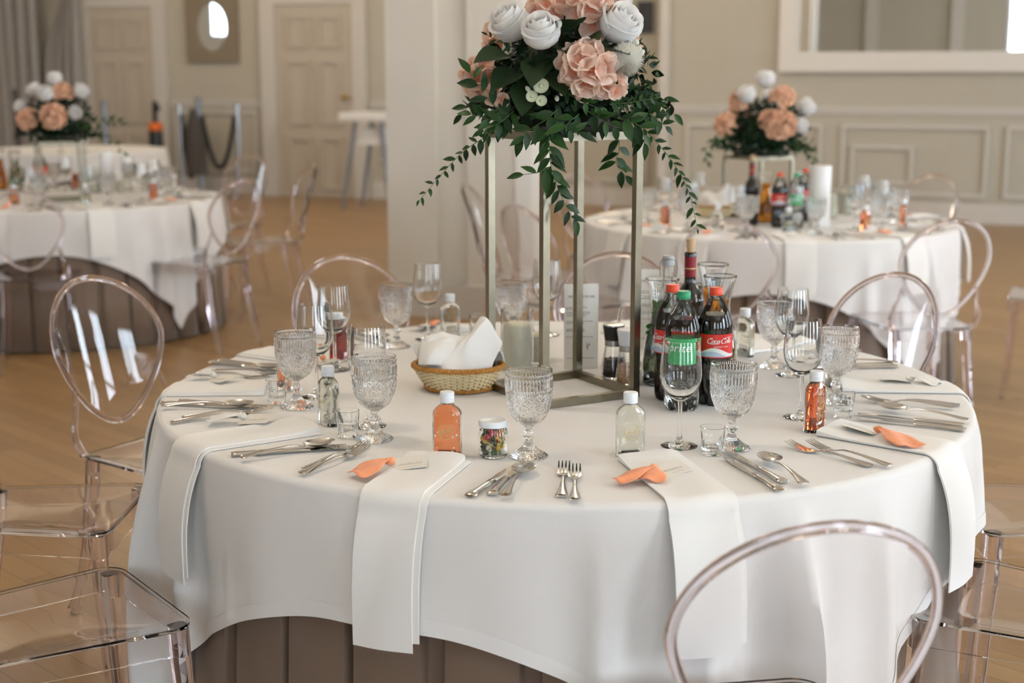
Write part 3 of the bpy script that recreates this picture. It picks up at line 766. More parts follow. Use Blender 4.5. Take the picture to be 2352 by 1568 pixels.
def emblem(mb, y, z, s=1.0, ring=True):
    """A & P monogram in a leaf ring on a flat front at depth y"""
    vs, fs = text_mesh('A P', 0.013*s); mb.add([(p[0], y, z+p[1]) for p in vs], fs)
    vs, fs = text_mesh('&', 0.007*s); mb.add([(p[0], y, z+p[1]) for p in vs], fs)
    if ring:
        L_ = [arc(0, -0.001, 0.0135*s, 0.0135*s, 30, 200, 24), arc(0, -0.001, 0.0135*s, 0.0135*s, 215, 375, 24)]
        for a in list(range(190, 260, 14))+list(range(10, 80, 14)):
            x, yy = 0.0135*s*cos(R(a)), 0.0135*s*sin(R(a)); L_.append([(x, yy), (x*1.18+0.0006, yy*1.18+0.001*s)]); L_.append([(x, yy), (x*0.86, yy*0.86+0.0015*s)])
        v2, f2 = strokes(L_, 0.0009*s, lo=0.6); mb.add([(p[0], y, z+p[1]) for p in v2], f2)
        v2, f2 = strokes([[(-0.006*s, -0.0085*s), (0.006*s, -0.0085*s)]], 0.0008, lo=0.9); mb.add([(p[0], y, z+p[1]) for p in v2], f2)
    return mb
def flask_proto(name, lb, drink, seed):
    t = thing(name, lb, 'bottle')
    def sec(z, w, d, r): return rrect(w, d, r, z)
    prof = [(0.0, 0.0255, 0.0125, 0.009), (0.002, 0.0270, 0.0140, 0.010), (0.040, 0.0272, 0.0143, 0.010), (0.078, 0.0272, 0.0143, 0.010), (0.085, 0.0258, 0.0142, 0.0105), (0.0905, 0.0222, 0.0137, 0.011), (0.0950, 0.0165, 0.0125, 0.0115), (0.0985, 0.0125, 0.0118, 0.0115), (0.1015, 0.0112, 0.0112, 0.0111), (0.110, 0.0112, 0.0112, 0.0111)]
    th = 0.0018
    inner = [(max(z, 0.006), w_-th, d-th, max(r-th, 0.004)) for z, w_, d, r in prof if z > 0.001]
    mb = MB(); mb.rings([sec(*p) for p in prof]+[sec(*p) for p in reversed([(inner[0][0],)+inner[0][1:]]+inner[1:])])
    ob('bottle_glass', mb, M['glass'], t)
    g = 0.0004
    liq = [(p[0]+(g if i == 0 else 0), p[1]-g, p[2]-g, p[3]-g) for i, p in enumerate(inner) if p[0] < 0.0995]
    ob('drink', MB().rings([sec(*p) for p in liq]), drink, t)
    ob('cap', MB().lathe([(0, 0.1018), (0.0128, 0.1018), (0.0135, 0.1025), (0.0135, 0.1085), (0.0130, 0.109), (0.0135, 0.1096), (0.0135, 0.1195), (0.0128, 0.1215), (0, 0.1218)], 48, lambda a, z, j: 0.0003*cos(40*a) if 0.11 < z < 0.119 else 0), M['white_pl'], t)
    rr = random.Random(seed); pe = MB(); pe.sphere((0, 0, 0), 0.0016, 8, 5); me = pe.mesh('pearl'); me.materials.append(M['pearl'])
    for k in range(11):
        o = ob('pearl', me, None, t, (rr.choice([-1, 1])*rr.uniform(0.009, 0.021), -0.0145, rr.choice([rr.uniform(0.010, 0.03), rr.uniform(0.06, 0.084), rr.uniform(0.035, 0.06)])))
        s = rr.choice([0.6, 0.8, 1.0, 1.1]); o.scale = (s, s, s)
    ob('monogram', emblem(MB(), -0.01465, 0.048).mesh('monogram', False), M['gold'], t)
    return t
def candle_proto(h_gl, h_wax, r=0.040):
    t = thing('candle_holder', 'candle in a glass cylinder', 'candle')
    ob('glass_cylinder', MB().lathe([(0, 0), (r, 0), (r, h_gl-0.001), (r-0.001, h_gl), (r-0.0025, h_gl-0.001), (r-0.0025, 0.005), (0, 0.005)], 56), M['glass'], t)
    ob('candle_wax', MB().lathe([(0, 0.0056), (r-0.0075, 0.0056), (r-0.007, 0.01), (r-0.007, h_wax-0.009), (r-0.012, h_wax-0.003), (r*0.3, h_wax+0.001), (0, h_wax-0.003)], 40), M['wax'], t)
    ob('wick', MB().tube([(0, 0, h_wax-0.002), (0.001, 0, h_wax+0.006)], 0.0008, 6), M['dark'], t)
    return t
GOB, WIN, SHOT = Kind(goblet_proto()), Kind(wine_proto()), Kind(shot_proto())
FO = Kind(flask_proto('orange_flask', 'orange flask', M['orange_drink'], 3))
FC = Kind(flask_proto('clear_flask', 'clear flask', M['clear_drink'], 5))
FR = Kind(flask_proto('red_flask', 'red flask', M['red_drink'], 6))
CA, CB = Kind(candle_proto(0.147, 0.118)), Kind(candle_proto(0.10, 0.075, 0.034))
def pol(c, r, deg, z=Z0): return Vector((c.x+r*cos(R(deg)), c.y+r*sin(R(deg)), z))
def face(deg): return R(deg)+PI/2            # flat -y front turned outwards at that angle
g = 'pressed glass goblets on the middle table'
for r, a, lb in [(0.601, -98, 'pressed glass goblet just right of the jar of sweets'), (0.618, -60.6, 'pressed glass goblet behind the shot glass, right of the tall wine glass'),
                 (0.607, -129, 'pressed glass goblet in front of a wine glass left of the bread basket'), (0.608, -161.3, 'pressed glass goblet hiding an orange bottle on the left'),
                 (0.642, 130.4, 'pressed glass goblet at the back, above the bread basket'), (0.56, 102, 'pressed glass goblet behind the candle inside the flower stand'),
                 (0.569, 23.5, 'pressed glass goblet at the back right beside a wine glass'), (0.608, -14.7, 'pressed glass goblet behind the right-hand orange bottle'), (0.62, 54, 'pressed glass goblet hidden behind the carafes')]:
    GOB.put(pol(TC, r, a), R(a*3), lb, g)
g = 'wine glasses on the middle table'
for r, a, lb in [(0.561, -68.5, 'tall wine glass standing before the green labelled bottle'), (0.545, -138, 'wine glass right behind the goblet left of the bread basket'),
                 (0.555, -170, 'wine glass behind the left goblet'), (0.575, 160.4, 'wine glass in front of the dark red bottle'), (0.685, 119.8, 'wine glass at the back with an apricot ribbon behind it'),
                 (0.660, 91.8, 'wine glass seen between the posts of the flower stand'), (0.560, 13.7, 'wine glass at the back right in front of a goblet'), (0.565, -31.0, 'wine glass behind the right-hand orange bottle'), (0.52, 46, 'wine glass hidden behind the carafes')]:
    WIN.put(pol(TC, r, a), 0, lb, g)
g = 'shot glasses on the middle table'
for r, a, lb in [(0.635, -65.7, 'small shot glass between the tall wine glass and the knives'), (0.625, -134.5, 'small shot glass beside the pale bottle'), (0.644, -166, 'small shot glass by the left goblet'), (0.640, -26.2, 'small shot glass above the knives on the right')]:
    SHOT.put(pol(TC, r, a), R(a), lb, g)
g = 'small flat bottles given to the guests at the middle table'
FO.put(pol(TC, 0.632, -111.9), face(-101), 'orange flat bottle with pearls beside the jar of sweets', g)
FC.put(pol(TC, 0.600, -79.9), face(-80), 'clear flat bottle with a gold monogram at the near place', g)
FO.put(pol(TC, 0.632, -39.1), face(-39), 'orange flat bottle on the right, turned side on', g)
FC.put(pol(TC, 0.600, -144.4), face(-144), 'pale flat bottle turned side on, left of the bread basket', g)
FO.put(pol(TC, 0.629, -177.8), face(-178), 'orange flat bottle half hidden by the left goblet', g)
FR.put(pol(TC, 0.622, 151.3), face(151), 'dark red flat bottle behind a wine glass', g)
FC.put(pol(TC, 0.669, 114.9), face(122), 'clear flat bottle at the back of the table', g)
FC.put(pol(TC, 0.62, 1.5), face(1), 'pale flat bottle hidden behind the right goblet', g)
FC.put(pol(TC, 0.60, 38), face(38), 'clear flat bottle at the back behind the carafes', g)
g = 'candles in glass cylinders by the flower stand'
CA.put(un(1188, 848, Z0), 0, 'tall ivory candle in a glass cylinder inside the flower stand', g)
CB.put(un(1108, 812, Z0), 0, 'short candle glass left of the flower stand', g)
CB.put(un(1226, 830, Z0), 0, 'short candle glass behind the front post of the stand', g)

# ------------------------------------------------------------------ jar of sweets
jar = un(1133, 1047, Z0)
t = thing('sweet_jar', 'small glass jar with a white lid and a gold monogram', 'jar', jar, R(8))
ob('jar_glass', MB().lathe([(0, 0), (0.0225, 0)]+interp([(0.0245, 0.001), (0.0268, 0.006), (0.0272, 0.02), (0.0272, 0.042), (0.0262, 0.050), (0.0243, 0.0535), (0.0243, 0.058)], 3)+[(0.0228, 0.058), (0.0228, 0.053), (0.0250, 0.048), (0.0258, 0.042), (0.0258, 0.008), (0.022, 0.0045), (0, 0.004)], 64), M['glass'], t)
ob('lid', MB().lathe([(0, 0.0585), (0.0268, 0.0585), (0.0276, 0.0595), (0.0276, 0.067), (0.0262, 0.0695), (0.0235, 0.0700), (0.022, 0.0690), (0, 0.0688)], 56), M['white_pl'], t)
v_, f_ = text_mesh('A', 0.0095); v2, f2 = text_mesh('P', 0.0095)
mb = MB(); mb.add(bend([(p[0]-0.006, p[1], 0.0006) for p in v_], 0.0272, 0.028), f_); mb.add(bend([(p[0]+0.006, p[1], 0.0006) for p in v2], 0.0272, 0.028), f2)
L_ = [arc(0, 0, 0.013, 0.013, 20, 80, 10)]+[[(0.013*cos(R(a)), 0.013*sin(R(a))), (0.0155*cos(R(a+9)), 0.0155*sin(R(a+9)))] for a in range(20, 90, 12)]+[[(0.013*cos(R(a)), 0.013*sin(R(a))), (0.0105*cos(R(a+9)), 0.0105*sin(R(a+9)))] for a in range(20, 90, 12)]
v3, f3 = strokes(L_, 0.0009, lo=0.7); mb.add(bend([(p[0], p[1], 0.0006) for p in v3], 0.0272, 0.029), f3)
ob('monogram', mb.mesh('monogram', False), M['gold'], t)
cols = {'red': (0.75, 0.03, 0.04), 'orange': (0.90, 0.24, 0.015), 'yellow': (0.85, 0.50, 0.06), 'dark green': (0.02, 0.06, 0.02), 'green': (0.04, 0.16, 0.03), 'pale': (0.72, 0.68, 0.48)}
cm = {}
gb = MB(); gb.sphere((0, 0, 0), 0.0052, 8, 6, (1, 0.8, 1.05)); gb.sphere((0, 0, 0.0068), 0.0036, 8, 5); gb.sphere((-0.0025, 0, 0.0100), 0.0014, 6, 4); gb.sphere((0.0025, 0, 0.0100), 0.0014, 6, 4)
for sx in (-1, 1):
    gb.sphere((sx*0.0042, -0.003, 0.0015), 0.0021, 6, 4); gb.sphere((sx*0.0032, -0.003, -0.0042), 0.0024, 6, 4)
gme = {}
for nm, c in cols.items():
    me = gb.mesh('gummy_sweet'); me.materials.append(mat(nm.replace(' ', '_')+'_gummy', c, 0.22, Subsurface_Weight=0.2, Coat_Weight=0.3)); gme[nm] = me
order = ['green', 'pale', 'orange', 'pale', 'green', 'dark green', 'yellow', 'yellow', 'pale', 'orange', 'dark green', 'pale', 'green', 'orange', 'yellow', 'orange', 'yellow', 'dark green', 'pale', 'orange', 'pale', 'yellow', 'red', 'orange', 'dark green', 'red', 'yellow', 'dark green', 'red', 'orange', 'pale']
rr = random.Random(4); kk = 0
for lv, z in enumerate((0.0105, 0.0205, 0.0305, 0.0400, 0.0475)):
    n = 6
    rad = 0.0170 if lv < 4 else 0.0155
    for k in range(n):
        a = 2*PI*k/n+lv*0.5-PI/2; nm = order[kk % len(order)]; kk += 1
        o = ob('gummy_sweet', gme[nm], None, None, jar+Vector((rad*cos(a), rad*sin(a), z)), (rr.uniform(-.7, .7), rr.uniform(-.9, .9), rr.uniform(0, 6)), (1.08,)*3)
        tag(o, nm+' gummy sweet inside the small jar', 'sweet', 'gummy sweets in the jar')

# ------------------------------------------------------------------ drinks
def lathe_bottle_inner(prof, th): return [(max(r-th, 0), z) for r, z in prof]
def pet_proto(name, lb, liquid, capm, label_fn, level):
    t = thing(name, lb, 'bottle')
    P = interp([(0.0300, 0.0), (0.0352, 0.006), (0.0375, 0.018), (0.0380, 0.040), (0.0368, 0.062), (0.0350, 0.082), (0.0362, 0.098), (0.0372, 0.104), (0.0372, 0.158), (0.0378, 0.166), (0.0362, 0.180), (0.0300, 0.200), (0.0215, 0.217), (0.0145, 0.230), (0.0125, 0.2345)], 4)
    def d(a, z, j):
        q = 0.0
        if z < 0.03: q -= 0.010*(1-z/0.03)**0.8*max(0, cos(5*a))**2
        if 0.035 < z < 0.095: q -= 0.0012*(0.5+0.5*cos(10*a+60*z))
        return q
    ob('bottle_shell', MB().lathe([(0, 0.004)]+P+[(0, 0.2345)], 80, d), M['pet'], t)
    Q = [(max(r-0.0012, 0), z+0.001) for r, z in P if z < level]
    ob('drink', MB().lathe([(0, 0.006)]+Q+[(0, Q[-1][1])], 80, d), liquid, t)
    ob('neck_ring', MB().lathe([(0.0126, 0.2346), (0.0155, 0.2352), (0.0155, 0.2365), (0.0126, 0.237)], 32), M['pet'], t)
    ob('cap', MB().lathe([(0, 0.2375), (0.0142, 0.2375), (0.0144, 0.2385), (0.0144, 0.2405), (0.0139, 0.241), (0.0144, 0.2416), (0.0144, 0.252), (0.0132, 0.2536), (0, 0.2538)], 72, lambda a, z, j: 0.0003*cos(36*a) if 0.242 < z < 0.252 else 0), capm, t)
    label_fn(t); return t
def band(z0, z1, rad, a0=0, a1=2*PI, n=64):
    full = abs(a1-a0-2*PI) < 1e-6
    return MB().grid(lambda s, q: (rad*cos(a0+(a1-a0)*s), rad*sin(a0+(a1-a0)*s), z0+(z1-z0)*q), n, 2, wrap=full)
RL = 0.0379
def coca(sc_):
    """flowing script lettering, baseline at 0, x-height 1"""
    sl = 0.32
    C = lambda x: [arc(x+0.95, 0.85, 0.95, 1.0, 60, 300, 22)+[(x+1.75, 0.25)], arc(x+1.22, 1.62, 0.30, 0.26, 250, -60, 10)]
    o_ = lambda x: [arc(x+0.42, 0.48, 0.40, 0.50, 90, 450, 20), [(x+0.75, 0.75), (x+1.0, 0.95), (x+1.15, 0.9)]]
    c_ = lambda x: [arc(x+0.45, 0.48, 0.42, 0.50, 50, 320, 16)+[(x+1.0, 0.35)]]
    a_ = lambda x: [arc(x+0.42, 0.48, 0.40, 0.50, 60, 420, 20), [(x+0.86, 0.98), (x+0.84, 0.3), (x+0.98, 0.02), (x+1.2, 0.2)]]
    l_ = lambda x: [[(x, 0.3), (x+0.35, 0.9), (x+0.5, 1.6), (x+0.38, 1.95), (x+0.2, 1.7), (x+0.15, 0.8), (x+0.25, 0.08), (x+0.5, 0.05), (x+0.65, 0.3)]]
    L_ = C(0)+o_(1.75)+c_(2.75)+a_(3.7)+[[(4.95, 0.72), (5.3, 0.82)]]+C(5.35)+o_(7.05)+l_(8.1)+a_(8.75)
    L_ += [[(0.9, -0.12), (2.0, -0.35), (3.2, -0.40), (4.0, -0.25), (4.6, -0.32)], [(6.7, 1.75), (7.6, 2.15), (8.6, 2.0), (9.6, 2.2)]]
    L_ = [[((x-4.95+(y-0.5)*sl)*sc_, (y-0.5)*sc_) for x, y in ln] for ln in L_]
    return strokes(L_, 0.34*sc_, R(20), 0.34)
def cola_label(t):
    lb = ob('label', band(0.106, 0.157, RL), M['red_label'], t); lb['label'] = 'red paper label with white script'
    v_, f_ = coca(0.0056); f1 = -PI/2
    mb = MB(); mb.add(bend([(p[0], p[1], 0.0005) for p in v_], RL, 0.1415, f1), f_)
    v2, f2 = text_mesh('ORIGINAL TASTE', 0.0042); mb.add(bend([(p[0]+0.002, p[1], 0.0005) for p in v2], RL, 0.1305, f1), f2)
    ob('script_lettering', mb.mesh('script_lettering', False), M['white_label'], lb)
    # white wave with a pale blue foot
    def wave(lo, hi, off):
        m_ = MB(); n = 48
        return m_.grid(lambda s, q: tuple(bend([(-0.095+0.19*s, (lo(s)*(1-q)+hi(s)*q), off)], RL, 0.106, f1)[0]), n, 2)
    top = lambda s: 0.008+0.014*(0.5+0.5*sin(4.2*PI*s+2.2))
    ob('white_wave', wave(lambda s: 0.0025, top, 0.0004).mesh('white_wave'), M['white_label'], lb)
    ob('blue_wave', wave(lambda s: 0.0030, lambda s: max(0.0031, top(s)-0.0055+0.004*sin(9*s)), 0.0008).mesh('blue_wave'), M['blue_label'], lb)
def lemon_label(t):
    lb = ob('label', band(0.100, 0.157, RL), M['green_label'], t); lb['label'] = 'bright green label with white lettering'
    v_, f_ = text_mesh('Sprite', 0.026); mb = MB()
    mb.add(bend([(p[0]*1.15+p[1]*0.25-0.018, p[1], 0.0005) for p in v_], RL, 0.137, -PI/2-0.25), f_)
    ob('lettering', mb.mesh('lettering', False), M['white_label'], lb)
    mb = MB(); v2, f2 = strokes([[(0.024, y), (0.052, y)] for y in [0.018-0.0035*k for k in range(11)]], 0.0009, lo=0.8)
    mb.add(bend([(p[0], p[1], 0.0005) for p in v2], RL, 0.128, -PI/2), f2); ob('small_print', mb.mesh('small_print', False), M['white_label'], lb)
COKE = Kind(pet_proto('cola_bottle', 'cola', M['cola'], M['red_cap'], cola_label, 0.197))
SPR = Kind(pet_proto('lemonade_bottle', 'lemonade', M['water'], M['green_cap'], lemon_label, 0.196))
g = 'plastic soft drink bottles on the middle table'
COKE.put(un(1638, 925, Z0), R(10), 'red capped cola bottle at the right, label fully in view', g)
COKE.put(un(1540, 915, Z0), R(-38), 'red capped cola bottle at the left behind the green capped one', g)
SPR.put(un(1565, 938, Z0), R(14), 'green capped clear soft drink bottle with a green label', g)
def wine_bottle_proto():
    t = thing('wine_bottle', 'wine bottle', 'bottle')
    ob('bottle_glass', MB().lathe([(0, 0.004), (0.030, 0.0)]+interp([(0.0365, 0.004), (0.0370, 0.05), (0.0370, 0.165), (0.0345, 0.185), (0.0245, 0.205), (0.0155, 0.220), (0.0140, 0.235)], 4)+[(0, 0.235)], 56), M['wine_gl'], t)
    ob('foil_capsule', MB().lathe([(0, 0.2352), (0.0144, 0.2352), (0.0144, 0.285), (0, 0.285)], 40), M['capsule'], t)
    ob('gold_line', MB().lathe([(0.0144, 0.2550), (0.01465, 0.2550), (0.01465, 0.2575), (0.0144, 0.2575)], 40), M['gold'], t)
    ob('neck_lip', MB().lathe([(0, 0.2852), (0.0150, 0.2852), (0.0150, 0.294), (0.0135, 0.2965), (0, 0.2965)], 40), M['wine_gl'], t)
    ob('cork', MB().lathe([(0, 0.2967), (0.0095, 0.2967), (0.0105, 0.3275), (0.0095, 0.3285), (0, 0.3285)], 28), M['cork'], t)
    ob('label', band(0.06, 0.14, 0.0372, -PI*0.85, -PI*0.15, 24), M['paper'], t)
    return t
WB = Kind(wine_bottle_proto())
WB.put(un(1580, 847, Z0), 0, 'dark red wine bottle with its cork standing among the soft drinks', 'wine bottles', 0.96)
def carafe_proto(name, lb, liquid, level, hgt=0.245):
    t = thing(name, lb, 'carafe'); s = hgt/0.245
    P = interp([(0.0395, 0.002), (0.0430, 0.010), (0.0440, 0.04), (0.0420, 0.075), (0.0350, 0.115), (0.0270, 0.150), (0.0245, 0.175), (0.0280, 0.205), (0.0355, 0.235), (0.0385, 0.243)], 4)
    P = [(r, z*s) for r, z in P]
    ob('carafe_glass', MB().lathe([(0, 0), (0.037, 0)]+P+[(0.0390, 0.2455*s), (0.0375, 0.2465*s), (0.0355, 0.2440*s)]+[(r-0.0022, z) for r, z in reversed(P[:-3]) if z > 0.007]+[(0.034, 0.006), (0, 0.006)], 64), M['glass'], t)
    Q = [(r-0.0026, z) for r, z in P if 0.008 < z < level]
    ob('drink', MB().lathe([(0, 0.0068), (0.034, 0.0068)]+Q+[(0, Q[-1][1])], 64), liquid, t)
    return t
CJ = Kind(carafe_proto('juice_carafe', 'juice carafe', M['amber_drink'], 0.19))
CW = carafe_proto('water_carafe', 'flared glass carafe of water with mint, left of the cola bottles', M['water'], 0.185, 0.243)
CW.location = un(1517, 880, Z0); tag(CW, group='glass carafes')
CJ.put(un(1648, 872, Z0), 0, 'glass carafe of amber juice behind the right cola bottle', 'glass carafes')
CJ.put(un(1632, 832, Z0), 0, 'glass carafe of amber juice farther back beside the wine bottle', 'glass carafes', 1.0)
# leaves, shared by the carafe and the flowers
def leaf_mesh(name, l, w_, fold=0.25, droop=0.25, tip=1.6, n=7):
    mb = MB(); vs = []
    for i in range(n):
        t = i/(n-1); x = l*t
        h = w_*(sin(PI*t**0.85))**0.9*(1-0.15*t**tip) if 0 < t < 1 else 0.0002
        z = -droop*l*t*t
        vs += [(x, -h, z+fold*h), (x, 0, z), (x, h, z+fold*h)]
    fs = []
    for i in range(n-1):
        a = 3*i; fs += [(a, a+1, a+4, a+3), (a+1, a+2, a+5, a+4)]
    mb.add(vs, fs); return mb.mesh(name)
LEAF = [leaf_mesh('ruscus_leaf', 0.052, 0.0105, 0.3, 0.22), leaf_mesh('ruscus_leaf', 0.045, 0.0115, 0.25, 0.35), leaf_mesh('ruscus_leaf', 0.038, 0.0075, 0.3, 0.1)]
for me in LEAF: me.materials.append(M['leaf'])
IVY = leaf_mesh('broad_leaf', 0.085, 0.036, 0.3, 0.3, 1.0, 9); IVY.materials.append(M['leaf_b'])
M['mint'] = mat('mint_leaf', (0.06, 0.24, 0.04), 0.5)
MINT = leaf_mesh('mint_leaf', 0.030, 0.010, 0.3, 0.2); MINT.materials.append(M['mint'])
rr = random.Random(21)
for k in range(54):
    z = rr.uniform(0.02, 0.195); rad = 0.022 if z > 0.13 else 0.038; a = rr.uniform(0, 6.28)
    ob('mint_leaf', MINT, None, CW, (rad*0.72*cos(a), rad*0.72*sin(a), z), (rr.uniform(-.6, .6), rr.uniform(-1.5, -1.0), a+1.2), (0.8,)*3)
limem = mat('lime_slice', (0.50, 0.58, 0.25), 0.4)
LM = MB().lathe([(0, 0), (0.017, 0), (0.018, 0.002), (0.017, 0.004), (0, 0.004)], 24).mesh('lime_slice'); LM.materials.append(limem)
for z, x in ((0.045, -0.012), (0.075, 0.01)): ob('lime_slice', LM, None, CW, (x, -0.012, z), (1.2, 0.4, 0.3))
# swing-top bottle and glass jug behind
p = un(1530, 862, Z0)
t = thing('swing_top_bottle', 'clear bottle with a grey swing-top stopper behind the water carafe', 'bottle', p)
P = interp([(0.034, 0.003), (0.0355, 0.02), (0.0355, 0.13), (0.030, 0.165), (0.018, 0.20), (0.0135, 0.225), (0.0135, 0.262)], 4)
ob('bottle_glass', MB().lathe([(0, 0), (0.032, 0)]+P+[(0.0115, 0.262)]+[(r-0.003, z) for r, z in reversed(P) if z > 0.008]+[(0, 0.008)], 48), M['glass'], t)
M['stopper'] = mat('grey_stopper', (0.42, 0.43, 0.42), 0.5)
ob('stopper', MB().lathe([(0, 0.2625), (0.0140, 0.2625), (0.0150, 0.266), (0.0150, 0.280), (0.012, 0.285), (0, 0.286)], 32), M['stopper'], t)
ob('wire_clip', MB().tube(smooth_path([(-0.017, 0, 0.235), (-0.020, -0.004, 0.255), (-0.017, -0.006, 0.275), (0, -0.018, 0.279), (0.017, -0.006, 0.275), (0.021, -0.004, 0.255), (0.017, 0, 0.235)], 4), 0.0011, 6), M['steel_d'], t)
p = un(1510, 862, Z0)
t = thing('glass_jug', 'clear glass jug with a handle left of the water carafe', 'jug', p+Vector((-0.02, 0.09, 0)), R(180))
P = interp([(0.030, 0.003), (0.036, 0.02), (0.037, 0.08), (0.033, 0.12), (0.030, 0.15), (0.034, 0.175)], 4)
ob('jug_glass', MB().lathe([(0, 0), (0.028, 0)]+P+[(0.032, 0.176)]+[(r-0.0025, z) for r, z in reversed(P[:-1]) if z > 0.008]+[(0, 0.008)], 48), M['glass'], t)
ob('handle', MB().tube(smooth_path([(0.0335, 0, 0.155), (0.055, 0, 0.155), (0.066, 0, 0.12), (0.060, 0, 0.07), (0.039, 0, 0.055)], 5), 0.0045, 10), M['glass'], t)
# mills
def mill(px, py, lb, topm, grain, seed):
    t = thing('spice_mill', lb, 'mill', un(px, py, Z0), 0, 'spice mills by the flower stand')
    ob('mill_glass', MB().lathe([(0, 0), (0.0275, 0)]+interp([(0.0285, 0.003), (0.0280, 0.02), (0.0250, 0.045), (0.0215, 0.066), (0.0200, 0.078)], 3)+[(0.0178, 0.078), (0.0195, 0.064), (0.0228, 0.045), (0.0255, 0.02), (0.0255, 0.006), (0, 0.005)], 40), M['glass'], t)
    ob('steel_collar', MB().lathe([(0, 0.0785), (0.0203, 0.0785), (0.0203, 0.0915), (0, 0.0915)], 40), M['steel_d'], t)
    ob('grinder_top', MB().lathe([(0, 0.092), (0.0205, 0.092), (0.0222, 0.105), (0.0252, 0.124), (0.0255, 0.1255), (0, 0.1255)], 40), topm, t)
    ob('lid_disc', MB().lathe([(0, 0.1257), (0.0255, 0.1257), (0.0250, 0.1285), (0.020, 0.1295), (0, 0.1295)], 40), M['steel_d'] if topm is M['black_pl'] else M['white_pl'], t)
    r2 = random.Random(seed); g_ = MB()
    g_.lathe([(0, 0.0062), (0.022, 0.0062), (0.0235, 0.02), (0.0205, 0.046), (0, 0.048)], 24)
    for k in range(260):
        z = r2.uniform(0.009, 0.047); rad = (0.0247 if z < 0.02 else 0.0247-(z-0.02)*0.105)-0.0018; a = r2.uniform(0, 6.28)
        g_.sphere((rad*cos(a), rad*sin(a), z), r2.uniform(0.0014, 0.0022), 6, 4)
    o = ob('spice_grains', g_, grain, t); o['kind'] = 'stuff'
mill(1408, 868, 'pepper mill with a black top behind the stand', M['black_pl'], M['pepper'], 1)
mill(1441, 882, 'salt mill with a white top filled with pink salt', M['white_pl'], M['salt'], 2)
# menu cards
def menu(px, py, rz, lb, lettering=True):
    t = thing('menu_card', lb, 'menu card', un(px, py, Z0), rz, 'menu cards by the flower stand')
    w_, h = 0.0415, 0.207
    mb = MB(); mb.box(-w_, w_, -0.0006, 0.0006, 0, h); ob('card', mb.mesh('card', False), M['paper'], t)
    mb = MB(); mb.box(-w_*0.9, w_*0.9, 0.0, 0.0012, 0, 0.12, Matrix.Translation((0, 0.0012, 0)) @ Matrix.Rotation(R(-18), 4, 'X')); ob('easel_flap', mb.mesh('easel_flap', False), M['paper'], t)
    mb = MB(); v_, f_ = text_mesh('MENU WESELNE', 0.0088); mb.add([(p[0], -0.0008, 0.176+p[1]) for p in v_], f_)
    r2 = random.Random(9); L_ = []
    for z, n in ((0.150, 2), (0.138, 3), (0.116, 2), (0.097, 2), (0.078, 1)):
        for k in range(n):
            x = -0.036; zz = z-k*0.0042
            while x < r2.uniform(0.0, 0.034):
                l = r2.uniform(0.003, 0.008); L_.append([(x, zz), (x+l, zz)]); x += l+0.0013
    x = -0.035
    while x < 0.03: L_.append([(x, 0.026), (x+0.006, 0.026)]); x += 0.0075
    L_ += [[(0.016, 0.045), (0.017, 0.055), (0.021, 0.063)], [(0.017, 0.055), (0.013, 0.062)], [(0.0175, 0.058), (0.023, 0.0585)], [(0.016, 0.050), (0.012, 0.056)]]
    v2, f2 = strokes(L_, 0.0016, lo=0.7); mb.add([(p[0], -0.0008, p[1]) for p in v2], f2)
    ob('menu_print', mb.mesh('menu_print', False), M['ink'], t)
menu(1334, 846, R(6), 'white menu card standing inside the flower stand')
menu(1500, 800, R(-8), 'white menu card standing behind the water carafe')

# ------------------------------------------------------------------ bread basket with its napkin
bp = un(1052, 900, Z0); bp.y += 0.03
t = thing('bread_basket', 'small woven bread basket with a brown braided rim', 'basket', bp, R(-6))
def bprof(f): return 0.072+0.028*f**0.8
NS = 40
ob('basket_floor', MB().lathe([(0, 0.002), (0.070, 0.002), (0.070, 0.006), (0, 0.006)], 40, None, Matrix.Diagonal((1, 0.80, 1, 1))), M['wicker'], t)
for k in range(11):
    f = (k+0.5)/11; z = 0.010+0.042*f; pts = []
    for i in range(NS*5):
        a = 2*PI*i/(NS*5); rad = bprof(f)+0.0024*sin(NS/2*a+(PI if k % 2 else 0)); pts.append((rad*cos(a), 0.80*rad*sin(a), z+0.0006*sin(NS*a)))
    ob('weave_strand', MB().tube(pts, 0.0022, 5, True), M['wicker'], t)
stk = MB()
for i in range(NS):
    a = 2*PI*(i+0.5)/NS; stk.tube([(bprof(f)*cos(a), 0.80*bprof(f)*sin(a), 0.004+0.052*f) for f in (0, 0.33, 0.66, 1)], 0.0013, 5)
o = ob('upright_canes', stk, M['wicker_d'], t); o['kind'] = 'stuff'
for nm, f, z, rr_, n in (('rim_braid', 1.0, 0.056, 0.0036, 34), ('foot_braid', 0.0, 0.0065, 0.0030, 26)):
    for q in range(3):
        pts = []
        for i in range(n*8):
            a = 2*PI*i/(n*8); ph = n*a+q*2*PI/3; rad = bprof(f)+0.001+0.0042*cos(ph); pts.append((rad*cos(a), 0.80*rad*sin(a), z+0.0036*sin(ph)))
        ob(nm, MB().tube(pts, rr_*0.85, 6, True), M['wicker_d'], t)
